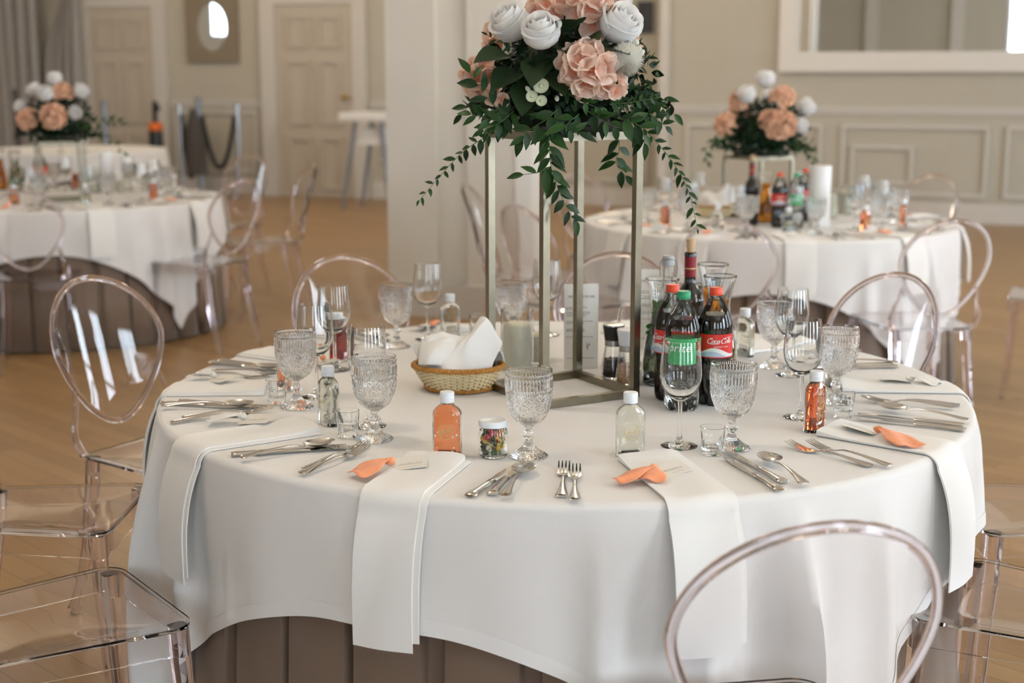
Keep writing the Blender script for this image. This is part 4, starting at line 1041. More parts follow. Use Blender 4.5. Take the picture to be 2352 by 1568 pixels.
# crumpled napkin over the bread: a folded bundle with a raised corner
def bundle(s, q):
    a = 2*PI*s; k = q
    rad = 0.088*(sin(PI*min(1, 0.5*k+0.0)))**0.8 if k < 1 else 0
    x, y = rad*cos(a)*1.10, rad*sin(a)*0.86
    d = 1-k
    z = 0.052+0.078*(1-k**2.6)
    z += 0.030*math.exp(-((x-0.050)**2+(y-0.0)**2)/0.0009)-0.018*math.exp(-((x+0.005)**2+(y+0.03)**2)/0.0008)
    z += 0.010*noise.noise(Vector((x*28+3, y*28, 1.3)))+0.012*noise.noise(Vector((x*14, y*30+5, 4.1)))
    x += 0.012*noise.noise(Vector((x*25, y*25, 9.0+z*20))); y += 0.012*noise.noise(Vector((x*25+7, y*25, 3.0+z*20)))
    return (x, y, z)
def fold_cloth():
    """napkin folded over itself: long ridge from left to right, two flaps falling to the front"""
    mb = MB()
    NX, NY = 56, 44
    def fn(s, q):
        x = -0.092+0.184*s; v = -1+2*q                     # v: front(-1) .. back(+1)
        ridge = 0.052+0.020*sin(PI*s*0.9+0.2)+0.042*math.exp(-((s-0.80)/0.13)**2)-0.016*math.exp(-((s-0.06)/0.08)**2)+0.006*sin(9*s)
        prof = (1-abs(v)**1.9)
        z = 0.053+ridge*prof
        y = (0.062-0.030*(2*s-1)**2)*v*(1-0.06*math.cos(3*s*PI))-0.002
        if v < 0:                                           # folds in the front flap
            z += 0.010*sin(13*s+2.5*v)*(-v)*(1+v)*3 + 0.006*sin(31*s-6*v)*(-v)*(1+v)*2
            y += 0.012*sin(8*s+1.0)*(-v)
        z -= 0.012*max(0, abs(v)-0.85)/0.15
        x += 0.010*sin(5*v+3*s)
        z += 0.006*noise.noise(Vector((x*40, y*40, 0.5)))
        return (x, y, z)
    mb.grid(fn, NX, NY)
    return mb.mesh('bread_napkin')
o = ob('bread_napkin', fold_cloth(), M['napkin'], None, bp+Vector((0, 0, 0.002)), (0, 0, R(-8)))
tag(o, 'white napkin bunched up in the bread basket', 'napkin')
so = o.modifiers.new('thickness', 'SOLIDIFY'); so.thickness = 0.003; so.offset = 0
sb = o.modifiers.new('smooth', 'SUBSURF'); sb.levels = 1; sb.render_levels = 1
def flap():
    def fn(s, q):
        x = -0.082+0.098*s-0.018*q*s; z = 0.112+0.006*sin(4*s)-0.050*q**1.4; y = -0.012-0.062*sin(q*PI/2)*(1-0.35*(2*s-1)**2)+0.005*sin(7*s+3*q)
        return (x, y, z)
    return MB().grid(fn, 14, 16).mesh('napkin_flap')
f_o = ob('napkin_flap', flap(), M['napkin'], o); so = f_o.modifiers.new('thickness', 'SOLIDIFY'); so.thickness = 0.003

# ------------------------------------------------------------------ cutlery
def blade_sections(L_):
    return L_
def sweep(prof):
    """prof: list of (x, half width, half thickness, z centre): closed lens-shaped cross sections along x"""
    rs = []
    for x, w_, h, z in prof:
        rs.append([(x, w_*cos(2*PI*k/12), z+h*sin(2*PI*k/12)*(1 if True else 0)) for k in range(12)])
    return rs
HANDLE = [(0.000, 0.0070, 0.0012, 0.0035), (0.002, 0.0108, 0.0018, 0.0035), (0.008, 0.0112, 0.0020, 0.0038), (0.020, 0.0088, 0.0021, 0.0048), (0.040, 0.0062, 0.0021, 0.0066), (0.065, 0.0044, 0.0020, 0.0085), (0.090, 0.0032, 0.0019, 0.0095), (0.110, 0.0026, 0.0018, 0.0085)]
def fork_proto():
    mb = MB()
    mb.rings(sweep(HANDLE+[(0.122, 0.0034, 0.0013, 0.0052), (0.130, 0.0085, 0.0010, 0.0030), (0.137, 0.0112, 0.0009, 0.0022), (0.147, 0.0118, 0.0009, 0.0022)]))
    for k in range(4):
        y = -0.0096+0.0064*k
        mb.rings([[(x, y+sy*w_, z+sz*h) for sy, sz in ((-1, -1), (1, -1), (1, 1), (-1, 1))] for x, w_, h, z in ((0.145, 0.0020, 0.0008, 0.0022), (0.160, 0.0018, 0.0008, 0.0034), (0.178, 0.0015, 0.0007, 0.0068), (0.194, 0.0007, 0.0004, 0.0118))])
    return ob('dinner_fork', mb, M['steel'])
def spoon_proto():
    mb = MB(); mb.rings(sweep(HANDLE+[(0.124, 0.0030, 0.0015, 0.0060), (0.132, 0.0045, 0.0012, 0.0048)]))
    N_ = 28; cx, a, b_ = 0.163, 0.0325, 0.0215
    def rim(k, q, dz):
        an = 2*PI*k/N_; wd = 1-0.12*cos(an)
        return (cx+a*q*cos(an), b_*q*wd*sin(an), dz)
    qs = [1.0, 0.96, 0.8, 0.55, 0.25, 0.05]
    up = [[rim(k, q, 0.0090-0.0078*(1-q**2.2)) for k in range(N_)] for q in qs]
    dn = [[rim(k, q*0.995, 0.0090-0.0012-0.0078*(1-q**2.2)) for k in range(N_)] for q in qs]
    mb.rings(list(reversed(dn))+up)
    return ob('dinner_spoon', mb, M['steel'])
def knife_proto():
    mb = MB()
    mb.rings(sweep([(0.0, 0.0075, 0.002, 0.0045), (0.002, 0.0105, 0.0036, 0.0045), (0.010, 0.0108, 0.0042, 0.0048), (0.022, 0.0088, 0.0040, 0.0048), (0.045, 0.0068, 0.0038, 0.0048), (0.075, 0.0066, 0.0036, 0.0048), (0.098, 0.0072, 0.0034, 0.0048), (0.103, 0.0050, 0.0022, 0.0046)]))
    rs = []
    for x, yo, yi in ((0.101, -0.0058, 0.0058), (0.112, -0.0068, 0.0066), (0.15, -0.0082, 0.0078), (0.185, -0.0090, 0.0078), (0.203, -0.0082, 0.0070), (0.213, -0.0050, 0.0060), (0.219, 0.0, 0.0045)):
        rs.append([(x, yo, 0.0044), (x, (yo+yi)/2, 0.0052), (x, yi, 0.0056), (x, yi, 0.0036), (x, (yo+yi)/2, 0.0036), (x, yo, 0.0042)])
    mb.rings(rs)
    return ob('table_knife', mb, M['steel'])
FK, SP, KN = Kind(fork_proto()), Kind(spoon_proto()), Kind(knife_proto())
for k_, c_ in ((FK, 'fork'), (SP, 'spoon'), (KN, 'knife')): k_.p['category'] = c_
def lay(kind, p0, p1, lb, dz=0.0):
    """cutlery with its handle end at pixel p0, pointing to pixel p1 on the cloth"""
    a, b_ = un(p0[0], p0[1], Z0+0.003), un(p1[0], p1[1], Z0+0.008)
    kind.put(Vector((a.x, a.y, Z0+0.0002+dz)), math.atan2(b_.y-a.y, b_.x-a.x), lb, 'cutlery on the middle table')
def set_right(k1, k2, sp, pl):
    lay(KN, *k1, 'steel table knife, outer of two, '+pl); lay(KN, *k2, 'steel table knife, inner of two, '+pl); lay(SP, *sp, 'steel soup spoon '+pl, 0.0062)
def set_forks(f1, f2, pl):
    lay(FK, *f1, 'steel fork, outer of two, '+pl); lay(FK, *f2, 'steel fork, inner of two, '+pl, 0.0030)
set_right(((1078, 1140), (1160, 1080)), ((1128, 1136), (1190, 1068)), ((1158, 1146), (1216, 1064)), 'between the jar of sweets and the near edge')
set_forks(((1290, 1140), (1297, 1052)), ((1320, 1152), (1320, 1063)), 'near the middle of the table edge')
set_right(((1792, 1126), (1678, 1052)), ((1800, 1108), (1688, 1040)), ((1848, 1118), (1745, 1040)), 'right of the near shot glass')
set_forks(((2000, 1070), (1788, 1010)), ((2044, 1073), (1834, 1010)), 'below the right-hand orange bottle')
set_right(((2218, 988), (1965, 955)), ((2215, 978), (1950, 942)), ((2222, 970), (2010, 932)), 'at the right edge above the apricot ribbon')
set_forks(((2205, 930), (1985, 912)), ((2190, 938), (1970, 914)), 'at the right edge below the white ribbon')
set_right(((530, 1045), (812, 1016)), ((585, 1042), (800, 1022)), ((552, 1058), (755, 1018)), 'left of the near shot glass and pale bottle')
set_forks(((700, 1078), (850, 1012)), ((692, 1091), (850, 1026)), 'left of the apricot ribbon')
set_right(((370, 926), (635, 934)), ((410, 922), (640, 930)), ((372, 937), (570, 930)), 'at the left edge by a shot glass')
set_forks(((392, 970), (615, 940)), ((418, 962), (625, 938)), 'at the left edge above a white ribbon')
set_right(((482, 832), (650, 846)), ((505, 828), (655, 842)), ((480, 838), (632, 845)), 'far left behind the left goblet')
set_forks(((448, 857), (620, 862)), ((490, 852), (640, 858)), 'far left below the other knives')
set_right(((2062, 842), (1935, 840)), ((2050, 836), (1930, 836)), ((2062, 836), (1950, 832)), 'at the back right edge')
set_forks(((1960, 800), (1880, 806)), ((1975, 806), (1890, 812)), 'at the far back right')
set_right(((760, 770), (900, 790)), ((790, 764), (905, 780)), ((775, 762), (890, 776)), 'at the back left behind the goblet')
set_forks(((690, 786), (820, 806)), ((720, 780), (830, 800)), 'at the back left by the dark red bottle')

# ------------------------------------------------------------------ napkins, place cards and ribbons
def napkin_mesh(S, E_, width, drop, out=0.036):
    """folded napkin lying from S to the edge point E_, then hanging down; both relative to the table centre"""
    S = Vector((S.x, S.y, 0)); E_ = Vector((E_.x, E_.y, 0))
    ang = math.atan2(E_.y, E_.x); Rt = 0.9; E_ = Vector((Rt*cos(ang), Rt*sin(ang), 0))
    d = (E_-S).normalized(); side0 = Vector((-d.y, d.x, 0)); tan = Vector((-sin(ang), cos(ang), 0))
    if side0.dot(tan) < 0: side0 = -side0
    rad = Vector((cos(ang), sin(ang), 0))
    st = []           # (centre, side, normal)
    L0 = (E_-S).length-0.02
    for k in range(9):
        st.append((S+d*(L0*k/8)+Vector((0, 0, 0)), side0, Vector((0, 0, 1)), 0.0))
    for k in range(1, 7):
        th = k/6*PI/2; c = S+d*L0+d*(0.026*sin(th)); st.append((c+Vector((0, 0, -0.026+0.026*cos(th))), side0.lerp(tan, k/6).normalized(), (Vector((0, 0, 1))*cos(th)+rad*sin(th)).normalized(), k/6))
    base = st[-1][0]
    for k in range(1, 15):
        q = k/14; st.append((base+Vector((0, 0, -drop*q))+rad*(out*(1-math.exp(-q*drop/0.08))+0.004*sin(3*q)), tan, rad, 1+q))
    return st
def strip(st, w_, t0, t1, off=0.0, thick_end=0.0, cols=11, z=0.0, long=1.0):
    """closed strip between heights t0 and t1 over the stations; follows the round table edge across its width"""
    rs = []
    for i, (c, sd, n_, q) in enumerate(st):
        if q > 1 and (q-1) > long: break
        lo, hi = [], []
        puff = thick_end*math.exp(-(i/1.2)**2)
        for k in range(cols):
            s_ = -1+2*k/(cols-1); p = c+sd*(w_/2*s_+off)
            if q > 0:                                    # keep the fall on the round edge
                r_ = math.hypot(p.x, p.y); r0 = math.hypot(c.x, c.y); f = min(1, q)
                k_ = (r0/r_-1)*f; p = Vector((p.x*(1+k_), p.y*(1+k_), p.z))
            wob = 0.0015*sin(3*s_+q*4)
            lo.append(p+n_*(t0+wob*0.5)); hi.append(p+n_*(t1+wob+puff*(1-abs(s_)**6*0.4)))
        rs.append(lo+list(reversed(hi)))
    return MB().rings(rs)
def card_mesh():
    mb = MB(); mb.box(-0.034, 0.034, -0.026, 0.026, 0, 0.0006); return mb.mesh('card', False)
CARD = card_mesh(); CARD.materials.append(M['paper'])
def writing(seed):
    r2 = random.Random(seed); pts = []; x = -0.020
    while x < 0.022:
        pts += [(x, 0.000), (x+0.0015, r2.uniform(0.002, 0.007)), (x+0.003, -0.0005)]; x += r2.uniform(0.0030, 0.0045)
    P = [(p.x, p.y) for p in smooth_path([(a, b_, 0) for a, b_ in pts], 4)]
    return strokes([P, [(-0.004, -0.010), (0.020, -0.010)]], 0.0008, lo=0.6)
def ribbon(parent, m_, seed, style):
    r2 = random.Random(seed)
    kn = MB(); kn.sphere((0, 0, 0.008), 0.0085, 12, 8, (1.3, 0.8, 0.8))
    for i, v in enumerate(kn.v):
        v = Vector(v); kn.v[i] = tuple(v+v.normalized()*0.004*noise.noise(v*170+Vector((seed, 0, 0))))
    ob('ribbon_knot', kn, m_, parent)
    for a, l, wd in style:
        def fn(s, q):
            x = l*q*1.12; y = 1.3*wd*(0.22+0.78*min(1, q*1.8)**1.3)*(s-0.5)*2*(1-0.1*q*q)
            z = 0.008*(1-q)**1.5+0.006*sin(PI*min(1, q*1.15))*(1-0.5*q)+0.003*sin(7*s+4*q+seed)*(0.3+q*0.7)+0.0035
            x += 0.010*(s-0.5)*q
            z = max(z, 0.0012)
            return (x*cos(a)-y*sin(a), x*sin(a)+y*cos(a), z)
        o = ob('ribbon_tail', MB().grid(fn, 12, 16), m_, parent); so = o.modifiers.new('thickness', 'SOLIDIFY'); so.thickness = 0.0008
def setting(c, S, E_, drop, col, seed, pl, w_=0.125, cardpx=None, style=((3.6, 0.055, 0.018),), card_rz=0.0, grp='folded white napkins on the middle table', simple=False, out=0.036):
    S_ = Vector((S.x-c.x, S.y-c.y, 0)); E2 = Vector((E_.x-c.x, E_.y-c.y, 0))
    st = napkin_mesh(S_, E2, w_, drop, out)
    o = ob('folded_napkin', strip(st, w_, 0.0004, 0.0030, 0.006, 0.0, z=0, long=0.97), M['napkin'], None, (c.x, c.y, TOP+0.0006))
    tag(o, 'folded white napkin '+pl, 'napkin', grp)
    ob('upper_fold', strip(st, w_-0.006, 0.0034, 0.0066, -0.002, 0.010, long=1.0), M['napkin'], o)
    if col is None: return o
    m_ = M['peach'] if col == 'apricot' else M['white_rib']
    p = cardpx
    rt = thing('place_card', 'cream place card with '+('an apricot' if col == 'apricot' else 'a white')+' ribbon '+pl, 'place card', Vector((p.x, p.y, TOP+0.0080)), card_rz, grp.replace('folded white napkins', 'place cards'))
    cd_ = ob('card', CARD, None, rt, (0.034, 0.004, 0.004), (R(10), R(-7), 0))
    if not simple:
        v_, f_ = writing(seed); mb = MB(); mb.add([(a[0], a[1]-0.008, 0.0008) for a in v_], f_); ob('handwriting', mb.mesh('handwriting', False), M['ink_l'], cd_)
    ribbon(rt, m_, seed, [(a_-card_rz, l_, w2) for a_, l_, w2 in style])
    return o
px = lambda x, y: un(x, y, TOP+0.004)
setting(TC, px(1005, 1052), px(886, 1140), 0.235, 'apricot', 1, 'at the place with the jar of sweets', 0.118, px(895, 1074), ((R(231), 0.078, 0.021),), R(2))
setting(TC, px(1490, 1050), px(1612, 1146), 0.225, 'apricot', 2, 'in front of the clear bottle', 0.122, px(1500, 1092), ((R(222), 0.082, 0.015), (R(262), 0.052, 0.020)), R(24), out=0.052)
setting(TC, px(1908, 985), px(2185, 1032), 0.230, 'apricot', 3, 'on the right beside the orange bottle', 0.125, px(2018, 1000), ((R(-72), 0.105, 0.022),), R(140))
setting(TC, px(705, 978), px(422, 1020), 0.230, 'white', 4, 'at the left front beside the pale bottle', 0.125, px(556, 968), ((R(192), 0.060, 0.020),), R(-20))
setting(TC, px(615, 890), px(378, 892), 0.230, 'white', 5, 'on the left by the half hidden orange bottle', 0.125, px(490, 872), ((R(160), 0.050, 0.020),), R(-50))
setting(TC, px(700, 820), px(545, 800), 0.20, 'apricot', 6, 'at the back left by the dark red bottle', 0.12, px(742, 832), ((R(190), 0.05, 0.016),), R(-70))
setting(TC, px(1925, 886), px(2178, 889), 0.23, 'white', 7, 'at the right behind the knives', 0.12, px(2090, 880), ((R(-30), 0.06, 0.018),), R(170))
setting(TC, px(1688, 803), px(1835, 780), 0.22, None, 8, 'at the back right behind the carafes', 0.12)
setting(TC, px(1060, 762), px(985, 735), 0.20, 'apricot', 9, 'at the back by the clear bottle', 0.11, px(995, 752), ((R(60), 0.045, 0.016),), R(-140))
setting(TC, px(1430, 765), px(1455, 735), 0.20, None, 10, 'at the back behind the flower stand', 0.11)

# ------------------------------------------------------------------ flower stands and arrangements
def stand(c, rz, a, H, lb):
    t = thing('flower_stand', lb, 'flower stand', c, rz, 'square metal flower stands')
    b_ = 0.0165; h = a/2
    for sx in (-1, 1):
        for sy in (-1, 1):
            x0, x1 = sorted((sx*h, sx*(h-b_))); y0, y1 = sorted((sy*h, sy*(h-b_)))
            ob('post', MB().box(x0, x1, y0, y1, b_+0.0003, H-b_-0.0003).mesh('post', False), M['stand'], t)
    for z0, z1 in ((0, b_), (H-b_, H)):
        for s_ in (-1, 1):
            y0, y1 = sorted((s_*h, s_*(h-b_))); ob('rail', MB().box(-h, h, y0, y1, z0, z1).mesh('rail', False), M['stand'], t)
            ob('rail', MB().box(y0, y1, -h+b_+0.0002, h-b_-0.0002, z0, z1).mesh('rail', False), M['stand'], t)
    return t
SC = Vector((0.111, 3.116, Z0)); SH = 0.581
stand(SC, R(30), 0.250, SH, 'tall pale gold metal stand in the middle of the table')
FZ = Z0+SH
def cup_petal(r0, r1, h, span, lip, n=13, m_=9, ruf=0.0, seed=0):
    """one rose petal: part of a cup around the z axis, its lip rolled outwards"""
    def fn(s, t):
        a = (s-0.5)*span*(0.66+0.34*sin(PI*min(1, t*0.55+0.12)))
        r = r0+(r1-r0)*(sin(min(1, t/0.62)*PI/2)**0.85-0.34*max(0, (t-0.55)/0.45)**1.5)
        e = abs(s-0.5)*2
        top = h*(1-0.20*e**3.2)
        z = top*t
        if t > 0.80: q = (t-0.80)/0.20; r += lip*q*q; z -= lip*0.5*q*q*q
        r += ruf*sin(9*s+seed)*t
        return (r*cos(a), r*sin(a), z)
    return MB().grid(fn, n, m_)
ROSE_L = [(0.003, 0.010, 0.062, 3.6, 0.0, 3), (0.005, 0.017, 0.066, 2.9, 0.001, 3), (0.007, 0.0245, 0.068, 2.9, 0.003, 3), (0.009, 0.0315, 0.066, 2.9, 0.006, 3), (0.010, 0.0375, 0.058, 2.8, 0.012, 3)]
RP = []
for k, (a, b_, h, sp_, lip, n) in enumerate(ROSE_L):
    me = cup_petal(a, b_, h, sp_, lip, ruf=0.0008, seed=k).mesh('rose_petal'); me.materials.append(M['rose']); RP.append((me, n))
SEP = leaf_mesh('sepal', 0.034, 0.007, 0.2, -0.3); SEP.materials.append(M['sepal'])
def aim(d, roll=0.0):
    """rotation turning +z to direction d"""
    return (Vector(d).to_track_quat('Z', 'Y').to_matrix().to_4x4() @ Matrix.Rotation(roll, 4, 'Z')).to_euler()
def rose(parent, p, d, s, seed):
    r2 = random.Random(seed)
    core = MB().lathe([(0, 0.0), (0.010, 0.004), (0.012, 0.014), (0.006, 0.050), (0, 0.056)], 14)
    o = ob('rose', core, M['rose'], parent, p, aim(d, r2.uniform(0, 6)), (s, s, s))
    for k, (me, n) in enumerate(RP):
        for i in range(n):
            a = 2*PI*i/n+k*0.9+r2.uniform(-.15, .15); ob('petal', me, None, o, (0, 0, -0.002*k), (0, r2.uniform(-.04, .06), a))
    for i in range(4): ob('sepal', SEP, None, o, (0, 0, 0.000), (0, -0.25, i*PI/2+0.4))
    return o
def floret_petal(seed):
    def fn(s, t):
        e = abs(s-0.5)*2; r2 = 0.0255*t*(1-0.30*e**2.6*t); wd = 0.0030+0.0165*sin(PI*min(1, 0.62*t+0.02)); y = (s-0.5)*2*wd
        z = 0.010*t*t+0.0032*sin(9*s+seed)*t*t-0.005*e*e*t*(1-t)*2+0.0022*sin(7*t+seed)
        return (r2, y, z)
    return MB().grid(fn, 9, 7)
FP = []
for k in range(3):
    me = MB()
    for i in range(4):
        f_ = floret_petal(k*2.1+i); T_ = Matrix.Rotation(i*PI/2+0.1*k, 4, 'Z') @ Matrix.Rotation(-0.18+0.1*((i+k) % 3), 4, 'Y')
        me.add([T_ @ Vector(v) for v in f_.v], f_.f)
    me.sphere((0, 0, 0.002), 0.0022, 6, 4)
    me = me.mesh('floret'); me.materials.append(M['peach_petal']); FP.append(me)
def hydrangea(parent, p, d, s, n, seed, spread=1.15):
    r2 = random.Random(seed)
    o = ob('hydrangea_bloom', MB().sphere((0, 0, 0), 0.016, 10, 6), M['peach_plain'], parent, p, aim(d, r2.uniform(0, 6)), (s, s, s))
    for i in range(n):
        th = math.acos(1-(i+0.5)/n*spread); ph = i*2.39996
        v = Vector((sin(th)*cos(ph), sin(th)*sin(ph), cos(th)))
        e = aim(v+Vector((r2.uniform(-.25, .25), r2.uniform(-.25, .25), r2.uniform(-.2, .2))), r2.uniform(0, 6))
        q = r2.uniform(0.85, 1.15); ob('floret', FP[i % 3], None, o, v*0.033, e, (q, q, q))
    return o
def pompon(parent, p, d, s, seed):
    r2 = random.Random(seed); mb = MB(); mb.sphere((0, 0, 0), 0.020, 12, 8)
    for i in range(900):
        th = math.acos(1-1.6*(i+.5)/900); ph = i*2.39996; v = Vector((sin(th)*cos(ph), sin(th)*sin(ph), cos(th)))
        l = 0.034*r2.uniform(0.85, 1.05); u_ = v.orthogonal().normalized()*0.0011; w2 = v.cross(u_)
        tip = v*l+Vector((0, 0, -0.004))
        mb.add([v*0.008+u_, v*0.008-u_, tip+w2*0.6, tip-w2*0.6], [(0, 1, 3, 2)])
    o = ob('pompon_bloom', mb, M['cream'], parent, p, aim(d), (s, s, s)); o['label'] = 'cream pompon flower with fine needle petals'
    return o
def vine(parent, pts, n, size, seed, leafset=(0, 1, 2), rad=0.0011, name='trailing_vine'):
    r2 = random.Random(seed); P = smooth_path(pts, 8)
    o = ob(name, MB().tube(P, [rad*(1-0.6*i/len(P)) for i in range(len(P))], 5), M['stem'], parent)
    for i in range(n):
        f = (i+0.6)/n*(len(P)-1.01); k = int(f); p = P[k].lerp(P[k+1], f-k); d = (P[k+1]-P[k]).normalized()
        side = d.cross(Vector((0, -1, 0.25))).normalized()*(1 if i % 2 else -1)
        dr = (d*0.55+side*r2.uniform(0.5, 0.95)+Vector((r2.uniform(-.2, .2), r2.uniform(-.45, .1), r2.uniform(-.35, .15)))).normalized()
        if i == n-1: dr = d
        nz = (Vector((r2.uniform(-.4, .4), -0.75, 0.5+r2.uniform(-.3, .3)))); nz = (nz-dr*nz.dot(dr)).normalized(); ny = nz.cross(dr)
        Mx = Matrix((dr, ny, nz)).transposed().to_4x4()
        s_ = size*r2.uniform(0.75, 1.15)*(1-0.25*i/n)
        ob('leaf', LEAF[r2.choice(leafset)], None, o, p, Mx.to_euler(), (s_, s_, s_))
    return o
def foliage(c, ax, n, size, seed, low=-0.75):
    """mass of small leaves filling the dome"""
    r2 = random.Random(seed); mb = MB(); base = LEAF[1]
    bv = [v.co.copy() for v in base.vertices]; bf = [tuple(p.vertices) for p in base.polygons]
    for i in range(n):
        v = Vector((r2.gauss(0, 1), r2.gauss(0, 1), r2.gauss(0, 1))).normalized()
        if v.z < low: v.z = -v.z
        k = r2.uniform(0.62, 1.0)
        p = Vector((v.x*ax[0]*k, v.y*ax[1]*k, v.z*ax[2]*k))
        d = (v+Vector((r2.uniform(-.9, .9), r2.uniform(-.9, .9), r2.uniform(-.9, .6)))).normalized()
        up = (v+Vector((r2.uniform(-.6, .6), r2.uniform(-.6, .6), r2.uniform(-.6, .6)))); up = (up-d*up.dot(d)).normalized(); ny = up.cross(d)
        Mx = Matrix((d, ny, up)).transposed(); s_ = size*r2.uniform(0.6, 1.2)
        mb.add([Mx @ (q*s_)+p for q in bv], bf)
    return mb.mesh('leaf_mass')
fc = SC+Vector((0.016, 0.0, SH))
FA = thing('flower_arrangement', 'big arrangement of white roses and peach hydrangeas on the tall stand', 'flowers', fc, 0, 'flower arrangements on stands')
loc_ = lambda x, y, Y: und(x, y, Y)-fc
ob('flower_bowl', MB().lathe([(0, 0.001), (0.118, 0.001), (0.126, 0.012), (0.118, 0.030), (0, 0.032)], 40), M['black_pl'], FA)
o = ob('leaf_mass', foliage(None, (0.185, 0.165, 0.115), 900, 0.62, 5), M['leaf_d'], FA, (0, 0, 0.125)); o['kind'] = 'stuff'
o = ob('leaf_mass', foliage(None, (0.215, 0.17, 0.05), 420, 0.8, 6), M['leaf_d'], FA, (0, 0, 0.052)); o['kind'] = 'stuff'
o = ob('moss_core', MB().sphere((0, 0, 0.11), 0.1, 20, 12, (1.35, 1.2, 0.95)), M['leaf_d'], FA)
for x, y, Y, d, s in [(1192, 76, 3.02, (-0.62, -0.55, 0.75), 1.10), (1246, 98, 2.955, (-0.12, -0.62, 0.78), 1.02), (1408, 82, 3.0, (0.42, -0.62, 0.68), 1.15), (1300, 22, 3.12, (0, 0.2, 1), 1.0), (1400, 20, 3.2, (0.4, 0.6, 0.8), 1.0)]:
    rose(FA, loc_(x, y, Y), d, s, int(x))
for x, y, Y, d, s, n in [(1345, 158, 2.935, (0.02, -0.92, 0.30), 1.22, 15), (1365, 28, 3.03, (0.15, -0.55, 0.85), 1.25, 16), (1262, 34, 3.06, (-0.25, -0.4, 0.9), 1.05, 13), (1112, 178, 3.06, (-0.85, -0.35, 0.25), 0.98, 13), (1300, 14, 3.2, (-0.1, 0.5, 0.9), 1.1, 12), (1425, 110, 3.30, (0.6, 0.6, 0.5), 1.0, 12), (1160, 90, 3.25, (-0.6, 0.6, 0.6), 1.0, 12)]:
    hydrangea(FA, loc_(x, y, Y), d, s, n, int(x+y))
hydrangea(FA, loc_(1402, 196, 2.955), (0.4, -0.85, -0.1), 0.75, 5, 77, 0.7)
hydrangea(FA, loc_(1142, 222, 3.0), (-0.4, -0.8, 0.1), 0.62, 5, 78, 0.6)
pompon(FA, loc_(1441, 134, 2.935), (0.35, -0.8, 0.3), 1.08, 3)
# small green seed heads and white buds
sh = MB()
for i in range(26):
    a = 2*PI*i/26; u_ = Vector((cos(a), sin(a), 0.25)); w2 = Vector((-sin(a), cos(a), 0))*0.0009
    sh.add([u_*0.003+w2, u_*0.003-w2, u_*0.0145-w2*1.5, u_*0.0145+w2*1.5], [(0, 1, 2, 3)])
sh.sphere((0, 0, 0.002), 0.004, 8, 5); SHM = sh.mesh('seed_head'); SHM.materials.append(M['bud'])
for x, y, Y, s in ((1243, 198, 2.93, 1.1), (1222, 222, 2.935, 0.85), (1244, 232, 2.93, 0.8)): ob('seed_head', SHM, None, FA, loc_(x, y, Y), aim((-0.1, -0.9, 0.3), x), (s,)*3)
BUD = MB().sphere((0, 0, 0), 0.007, 10, 7, (0.7, 0.7, 1.2)).mesh('flower_bud'); BUD.materials.append(M['cream'])
for x, y in ((1213, 205), (1226, 188), (1283, 200), (1290, 213), (1279, 226), (1468, 112), (1474, 122), (1462, 96)): ob('flower_bud', BUD, None, FA, loc_(x, y, 2.945), (rnd.uniform(-1, 1), rnd.uniform(-1, 1), 0))
for x, y, d in ((1240, 140, (-0.2, -0.9, -0.35)), (1265, 165, (0.3, -0.9, -0.3)), (1190, 165, (-0.6, -0.75, -0.2)), (1215, 190, (-0.2, -0.9, -0.6)), (1305, 75, (0.1, -0.8, 0.5)), (1290, 110, (0.1, -0.9, 0.1)), (1330, 100, (0.3, -0.8, 0.3)), (1390, 110, (0.4, -0.8, 0.1)), (1170, 130, (-0.7, -0.6, 0.1))):
    dr = Vector(d).normalized(); nz = Vector((0, -0.5, 0.85)); nz = (nz-dr*nz.dot(dr)).normalized()
    ob('broad_leaf', IVY, None, FA, loc_(x, y, 2.985), Matrix((dr, nz.cross(dr), nz)).transposed().to_euler())
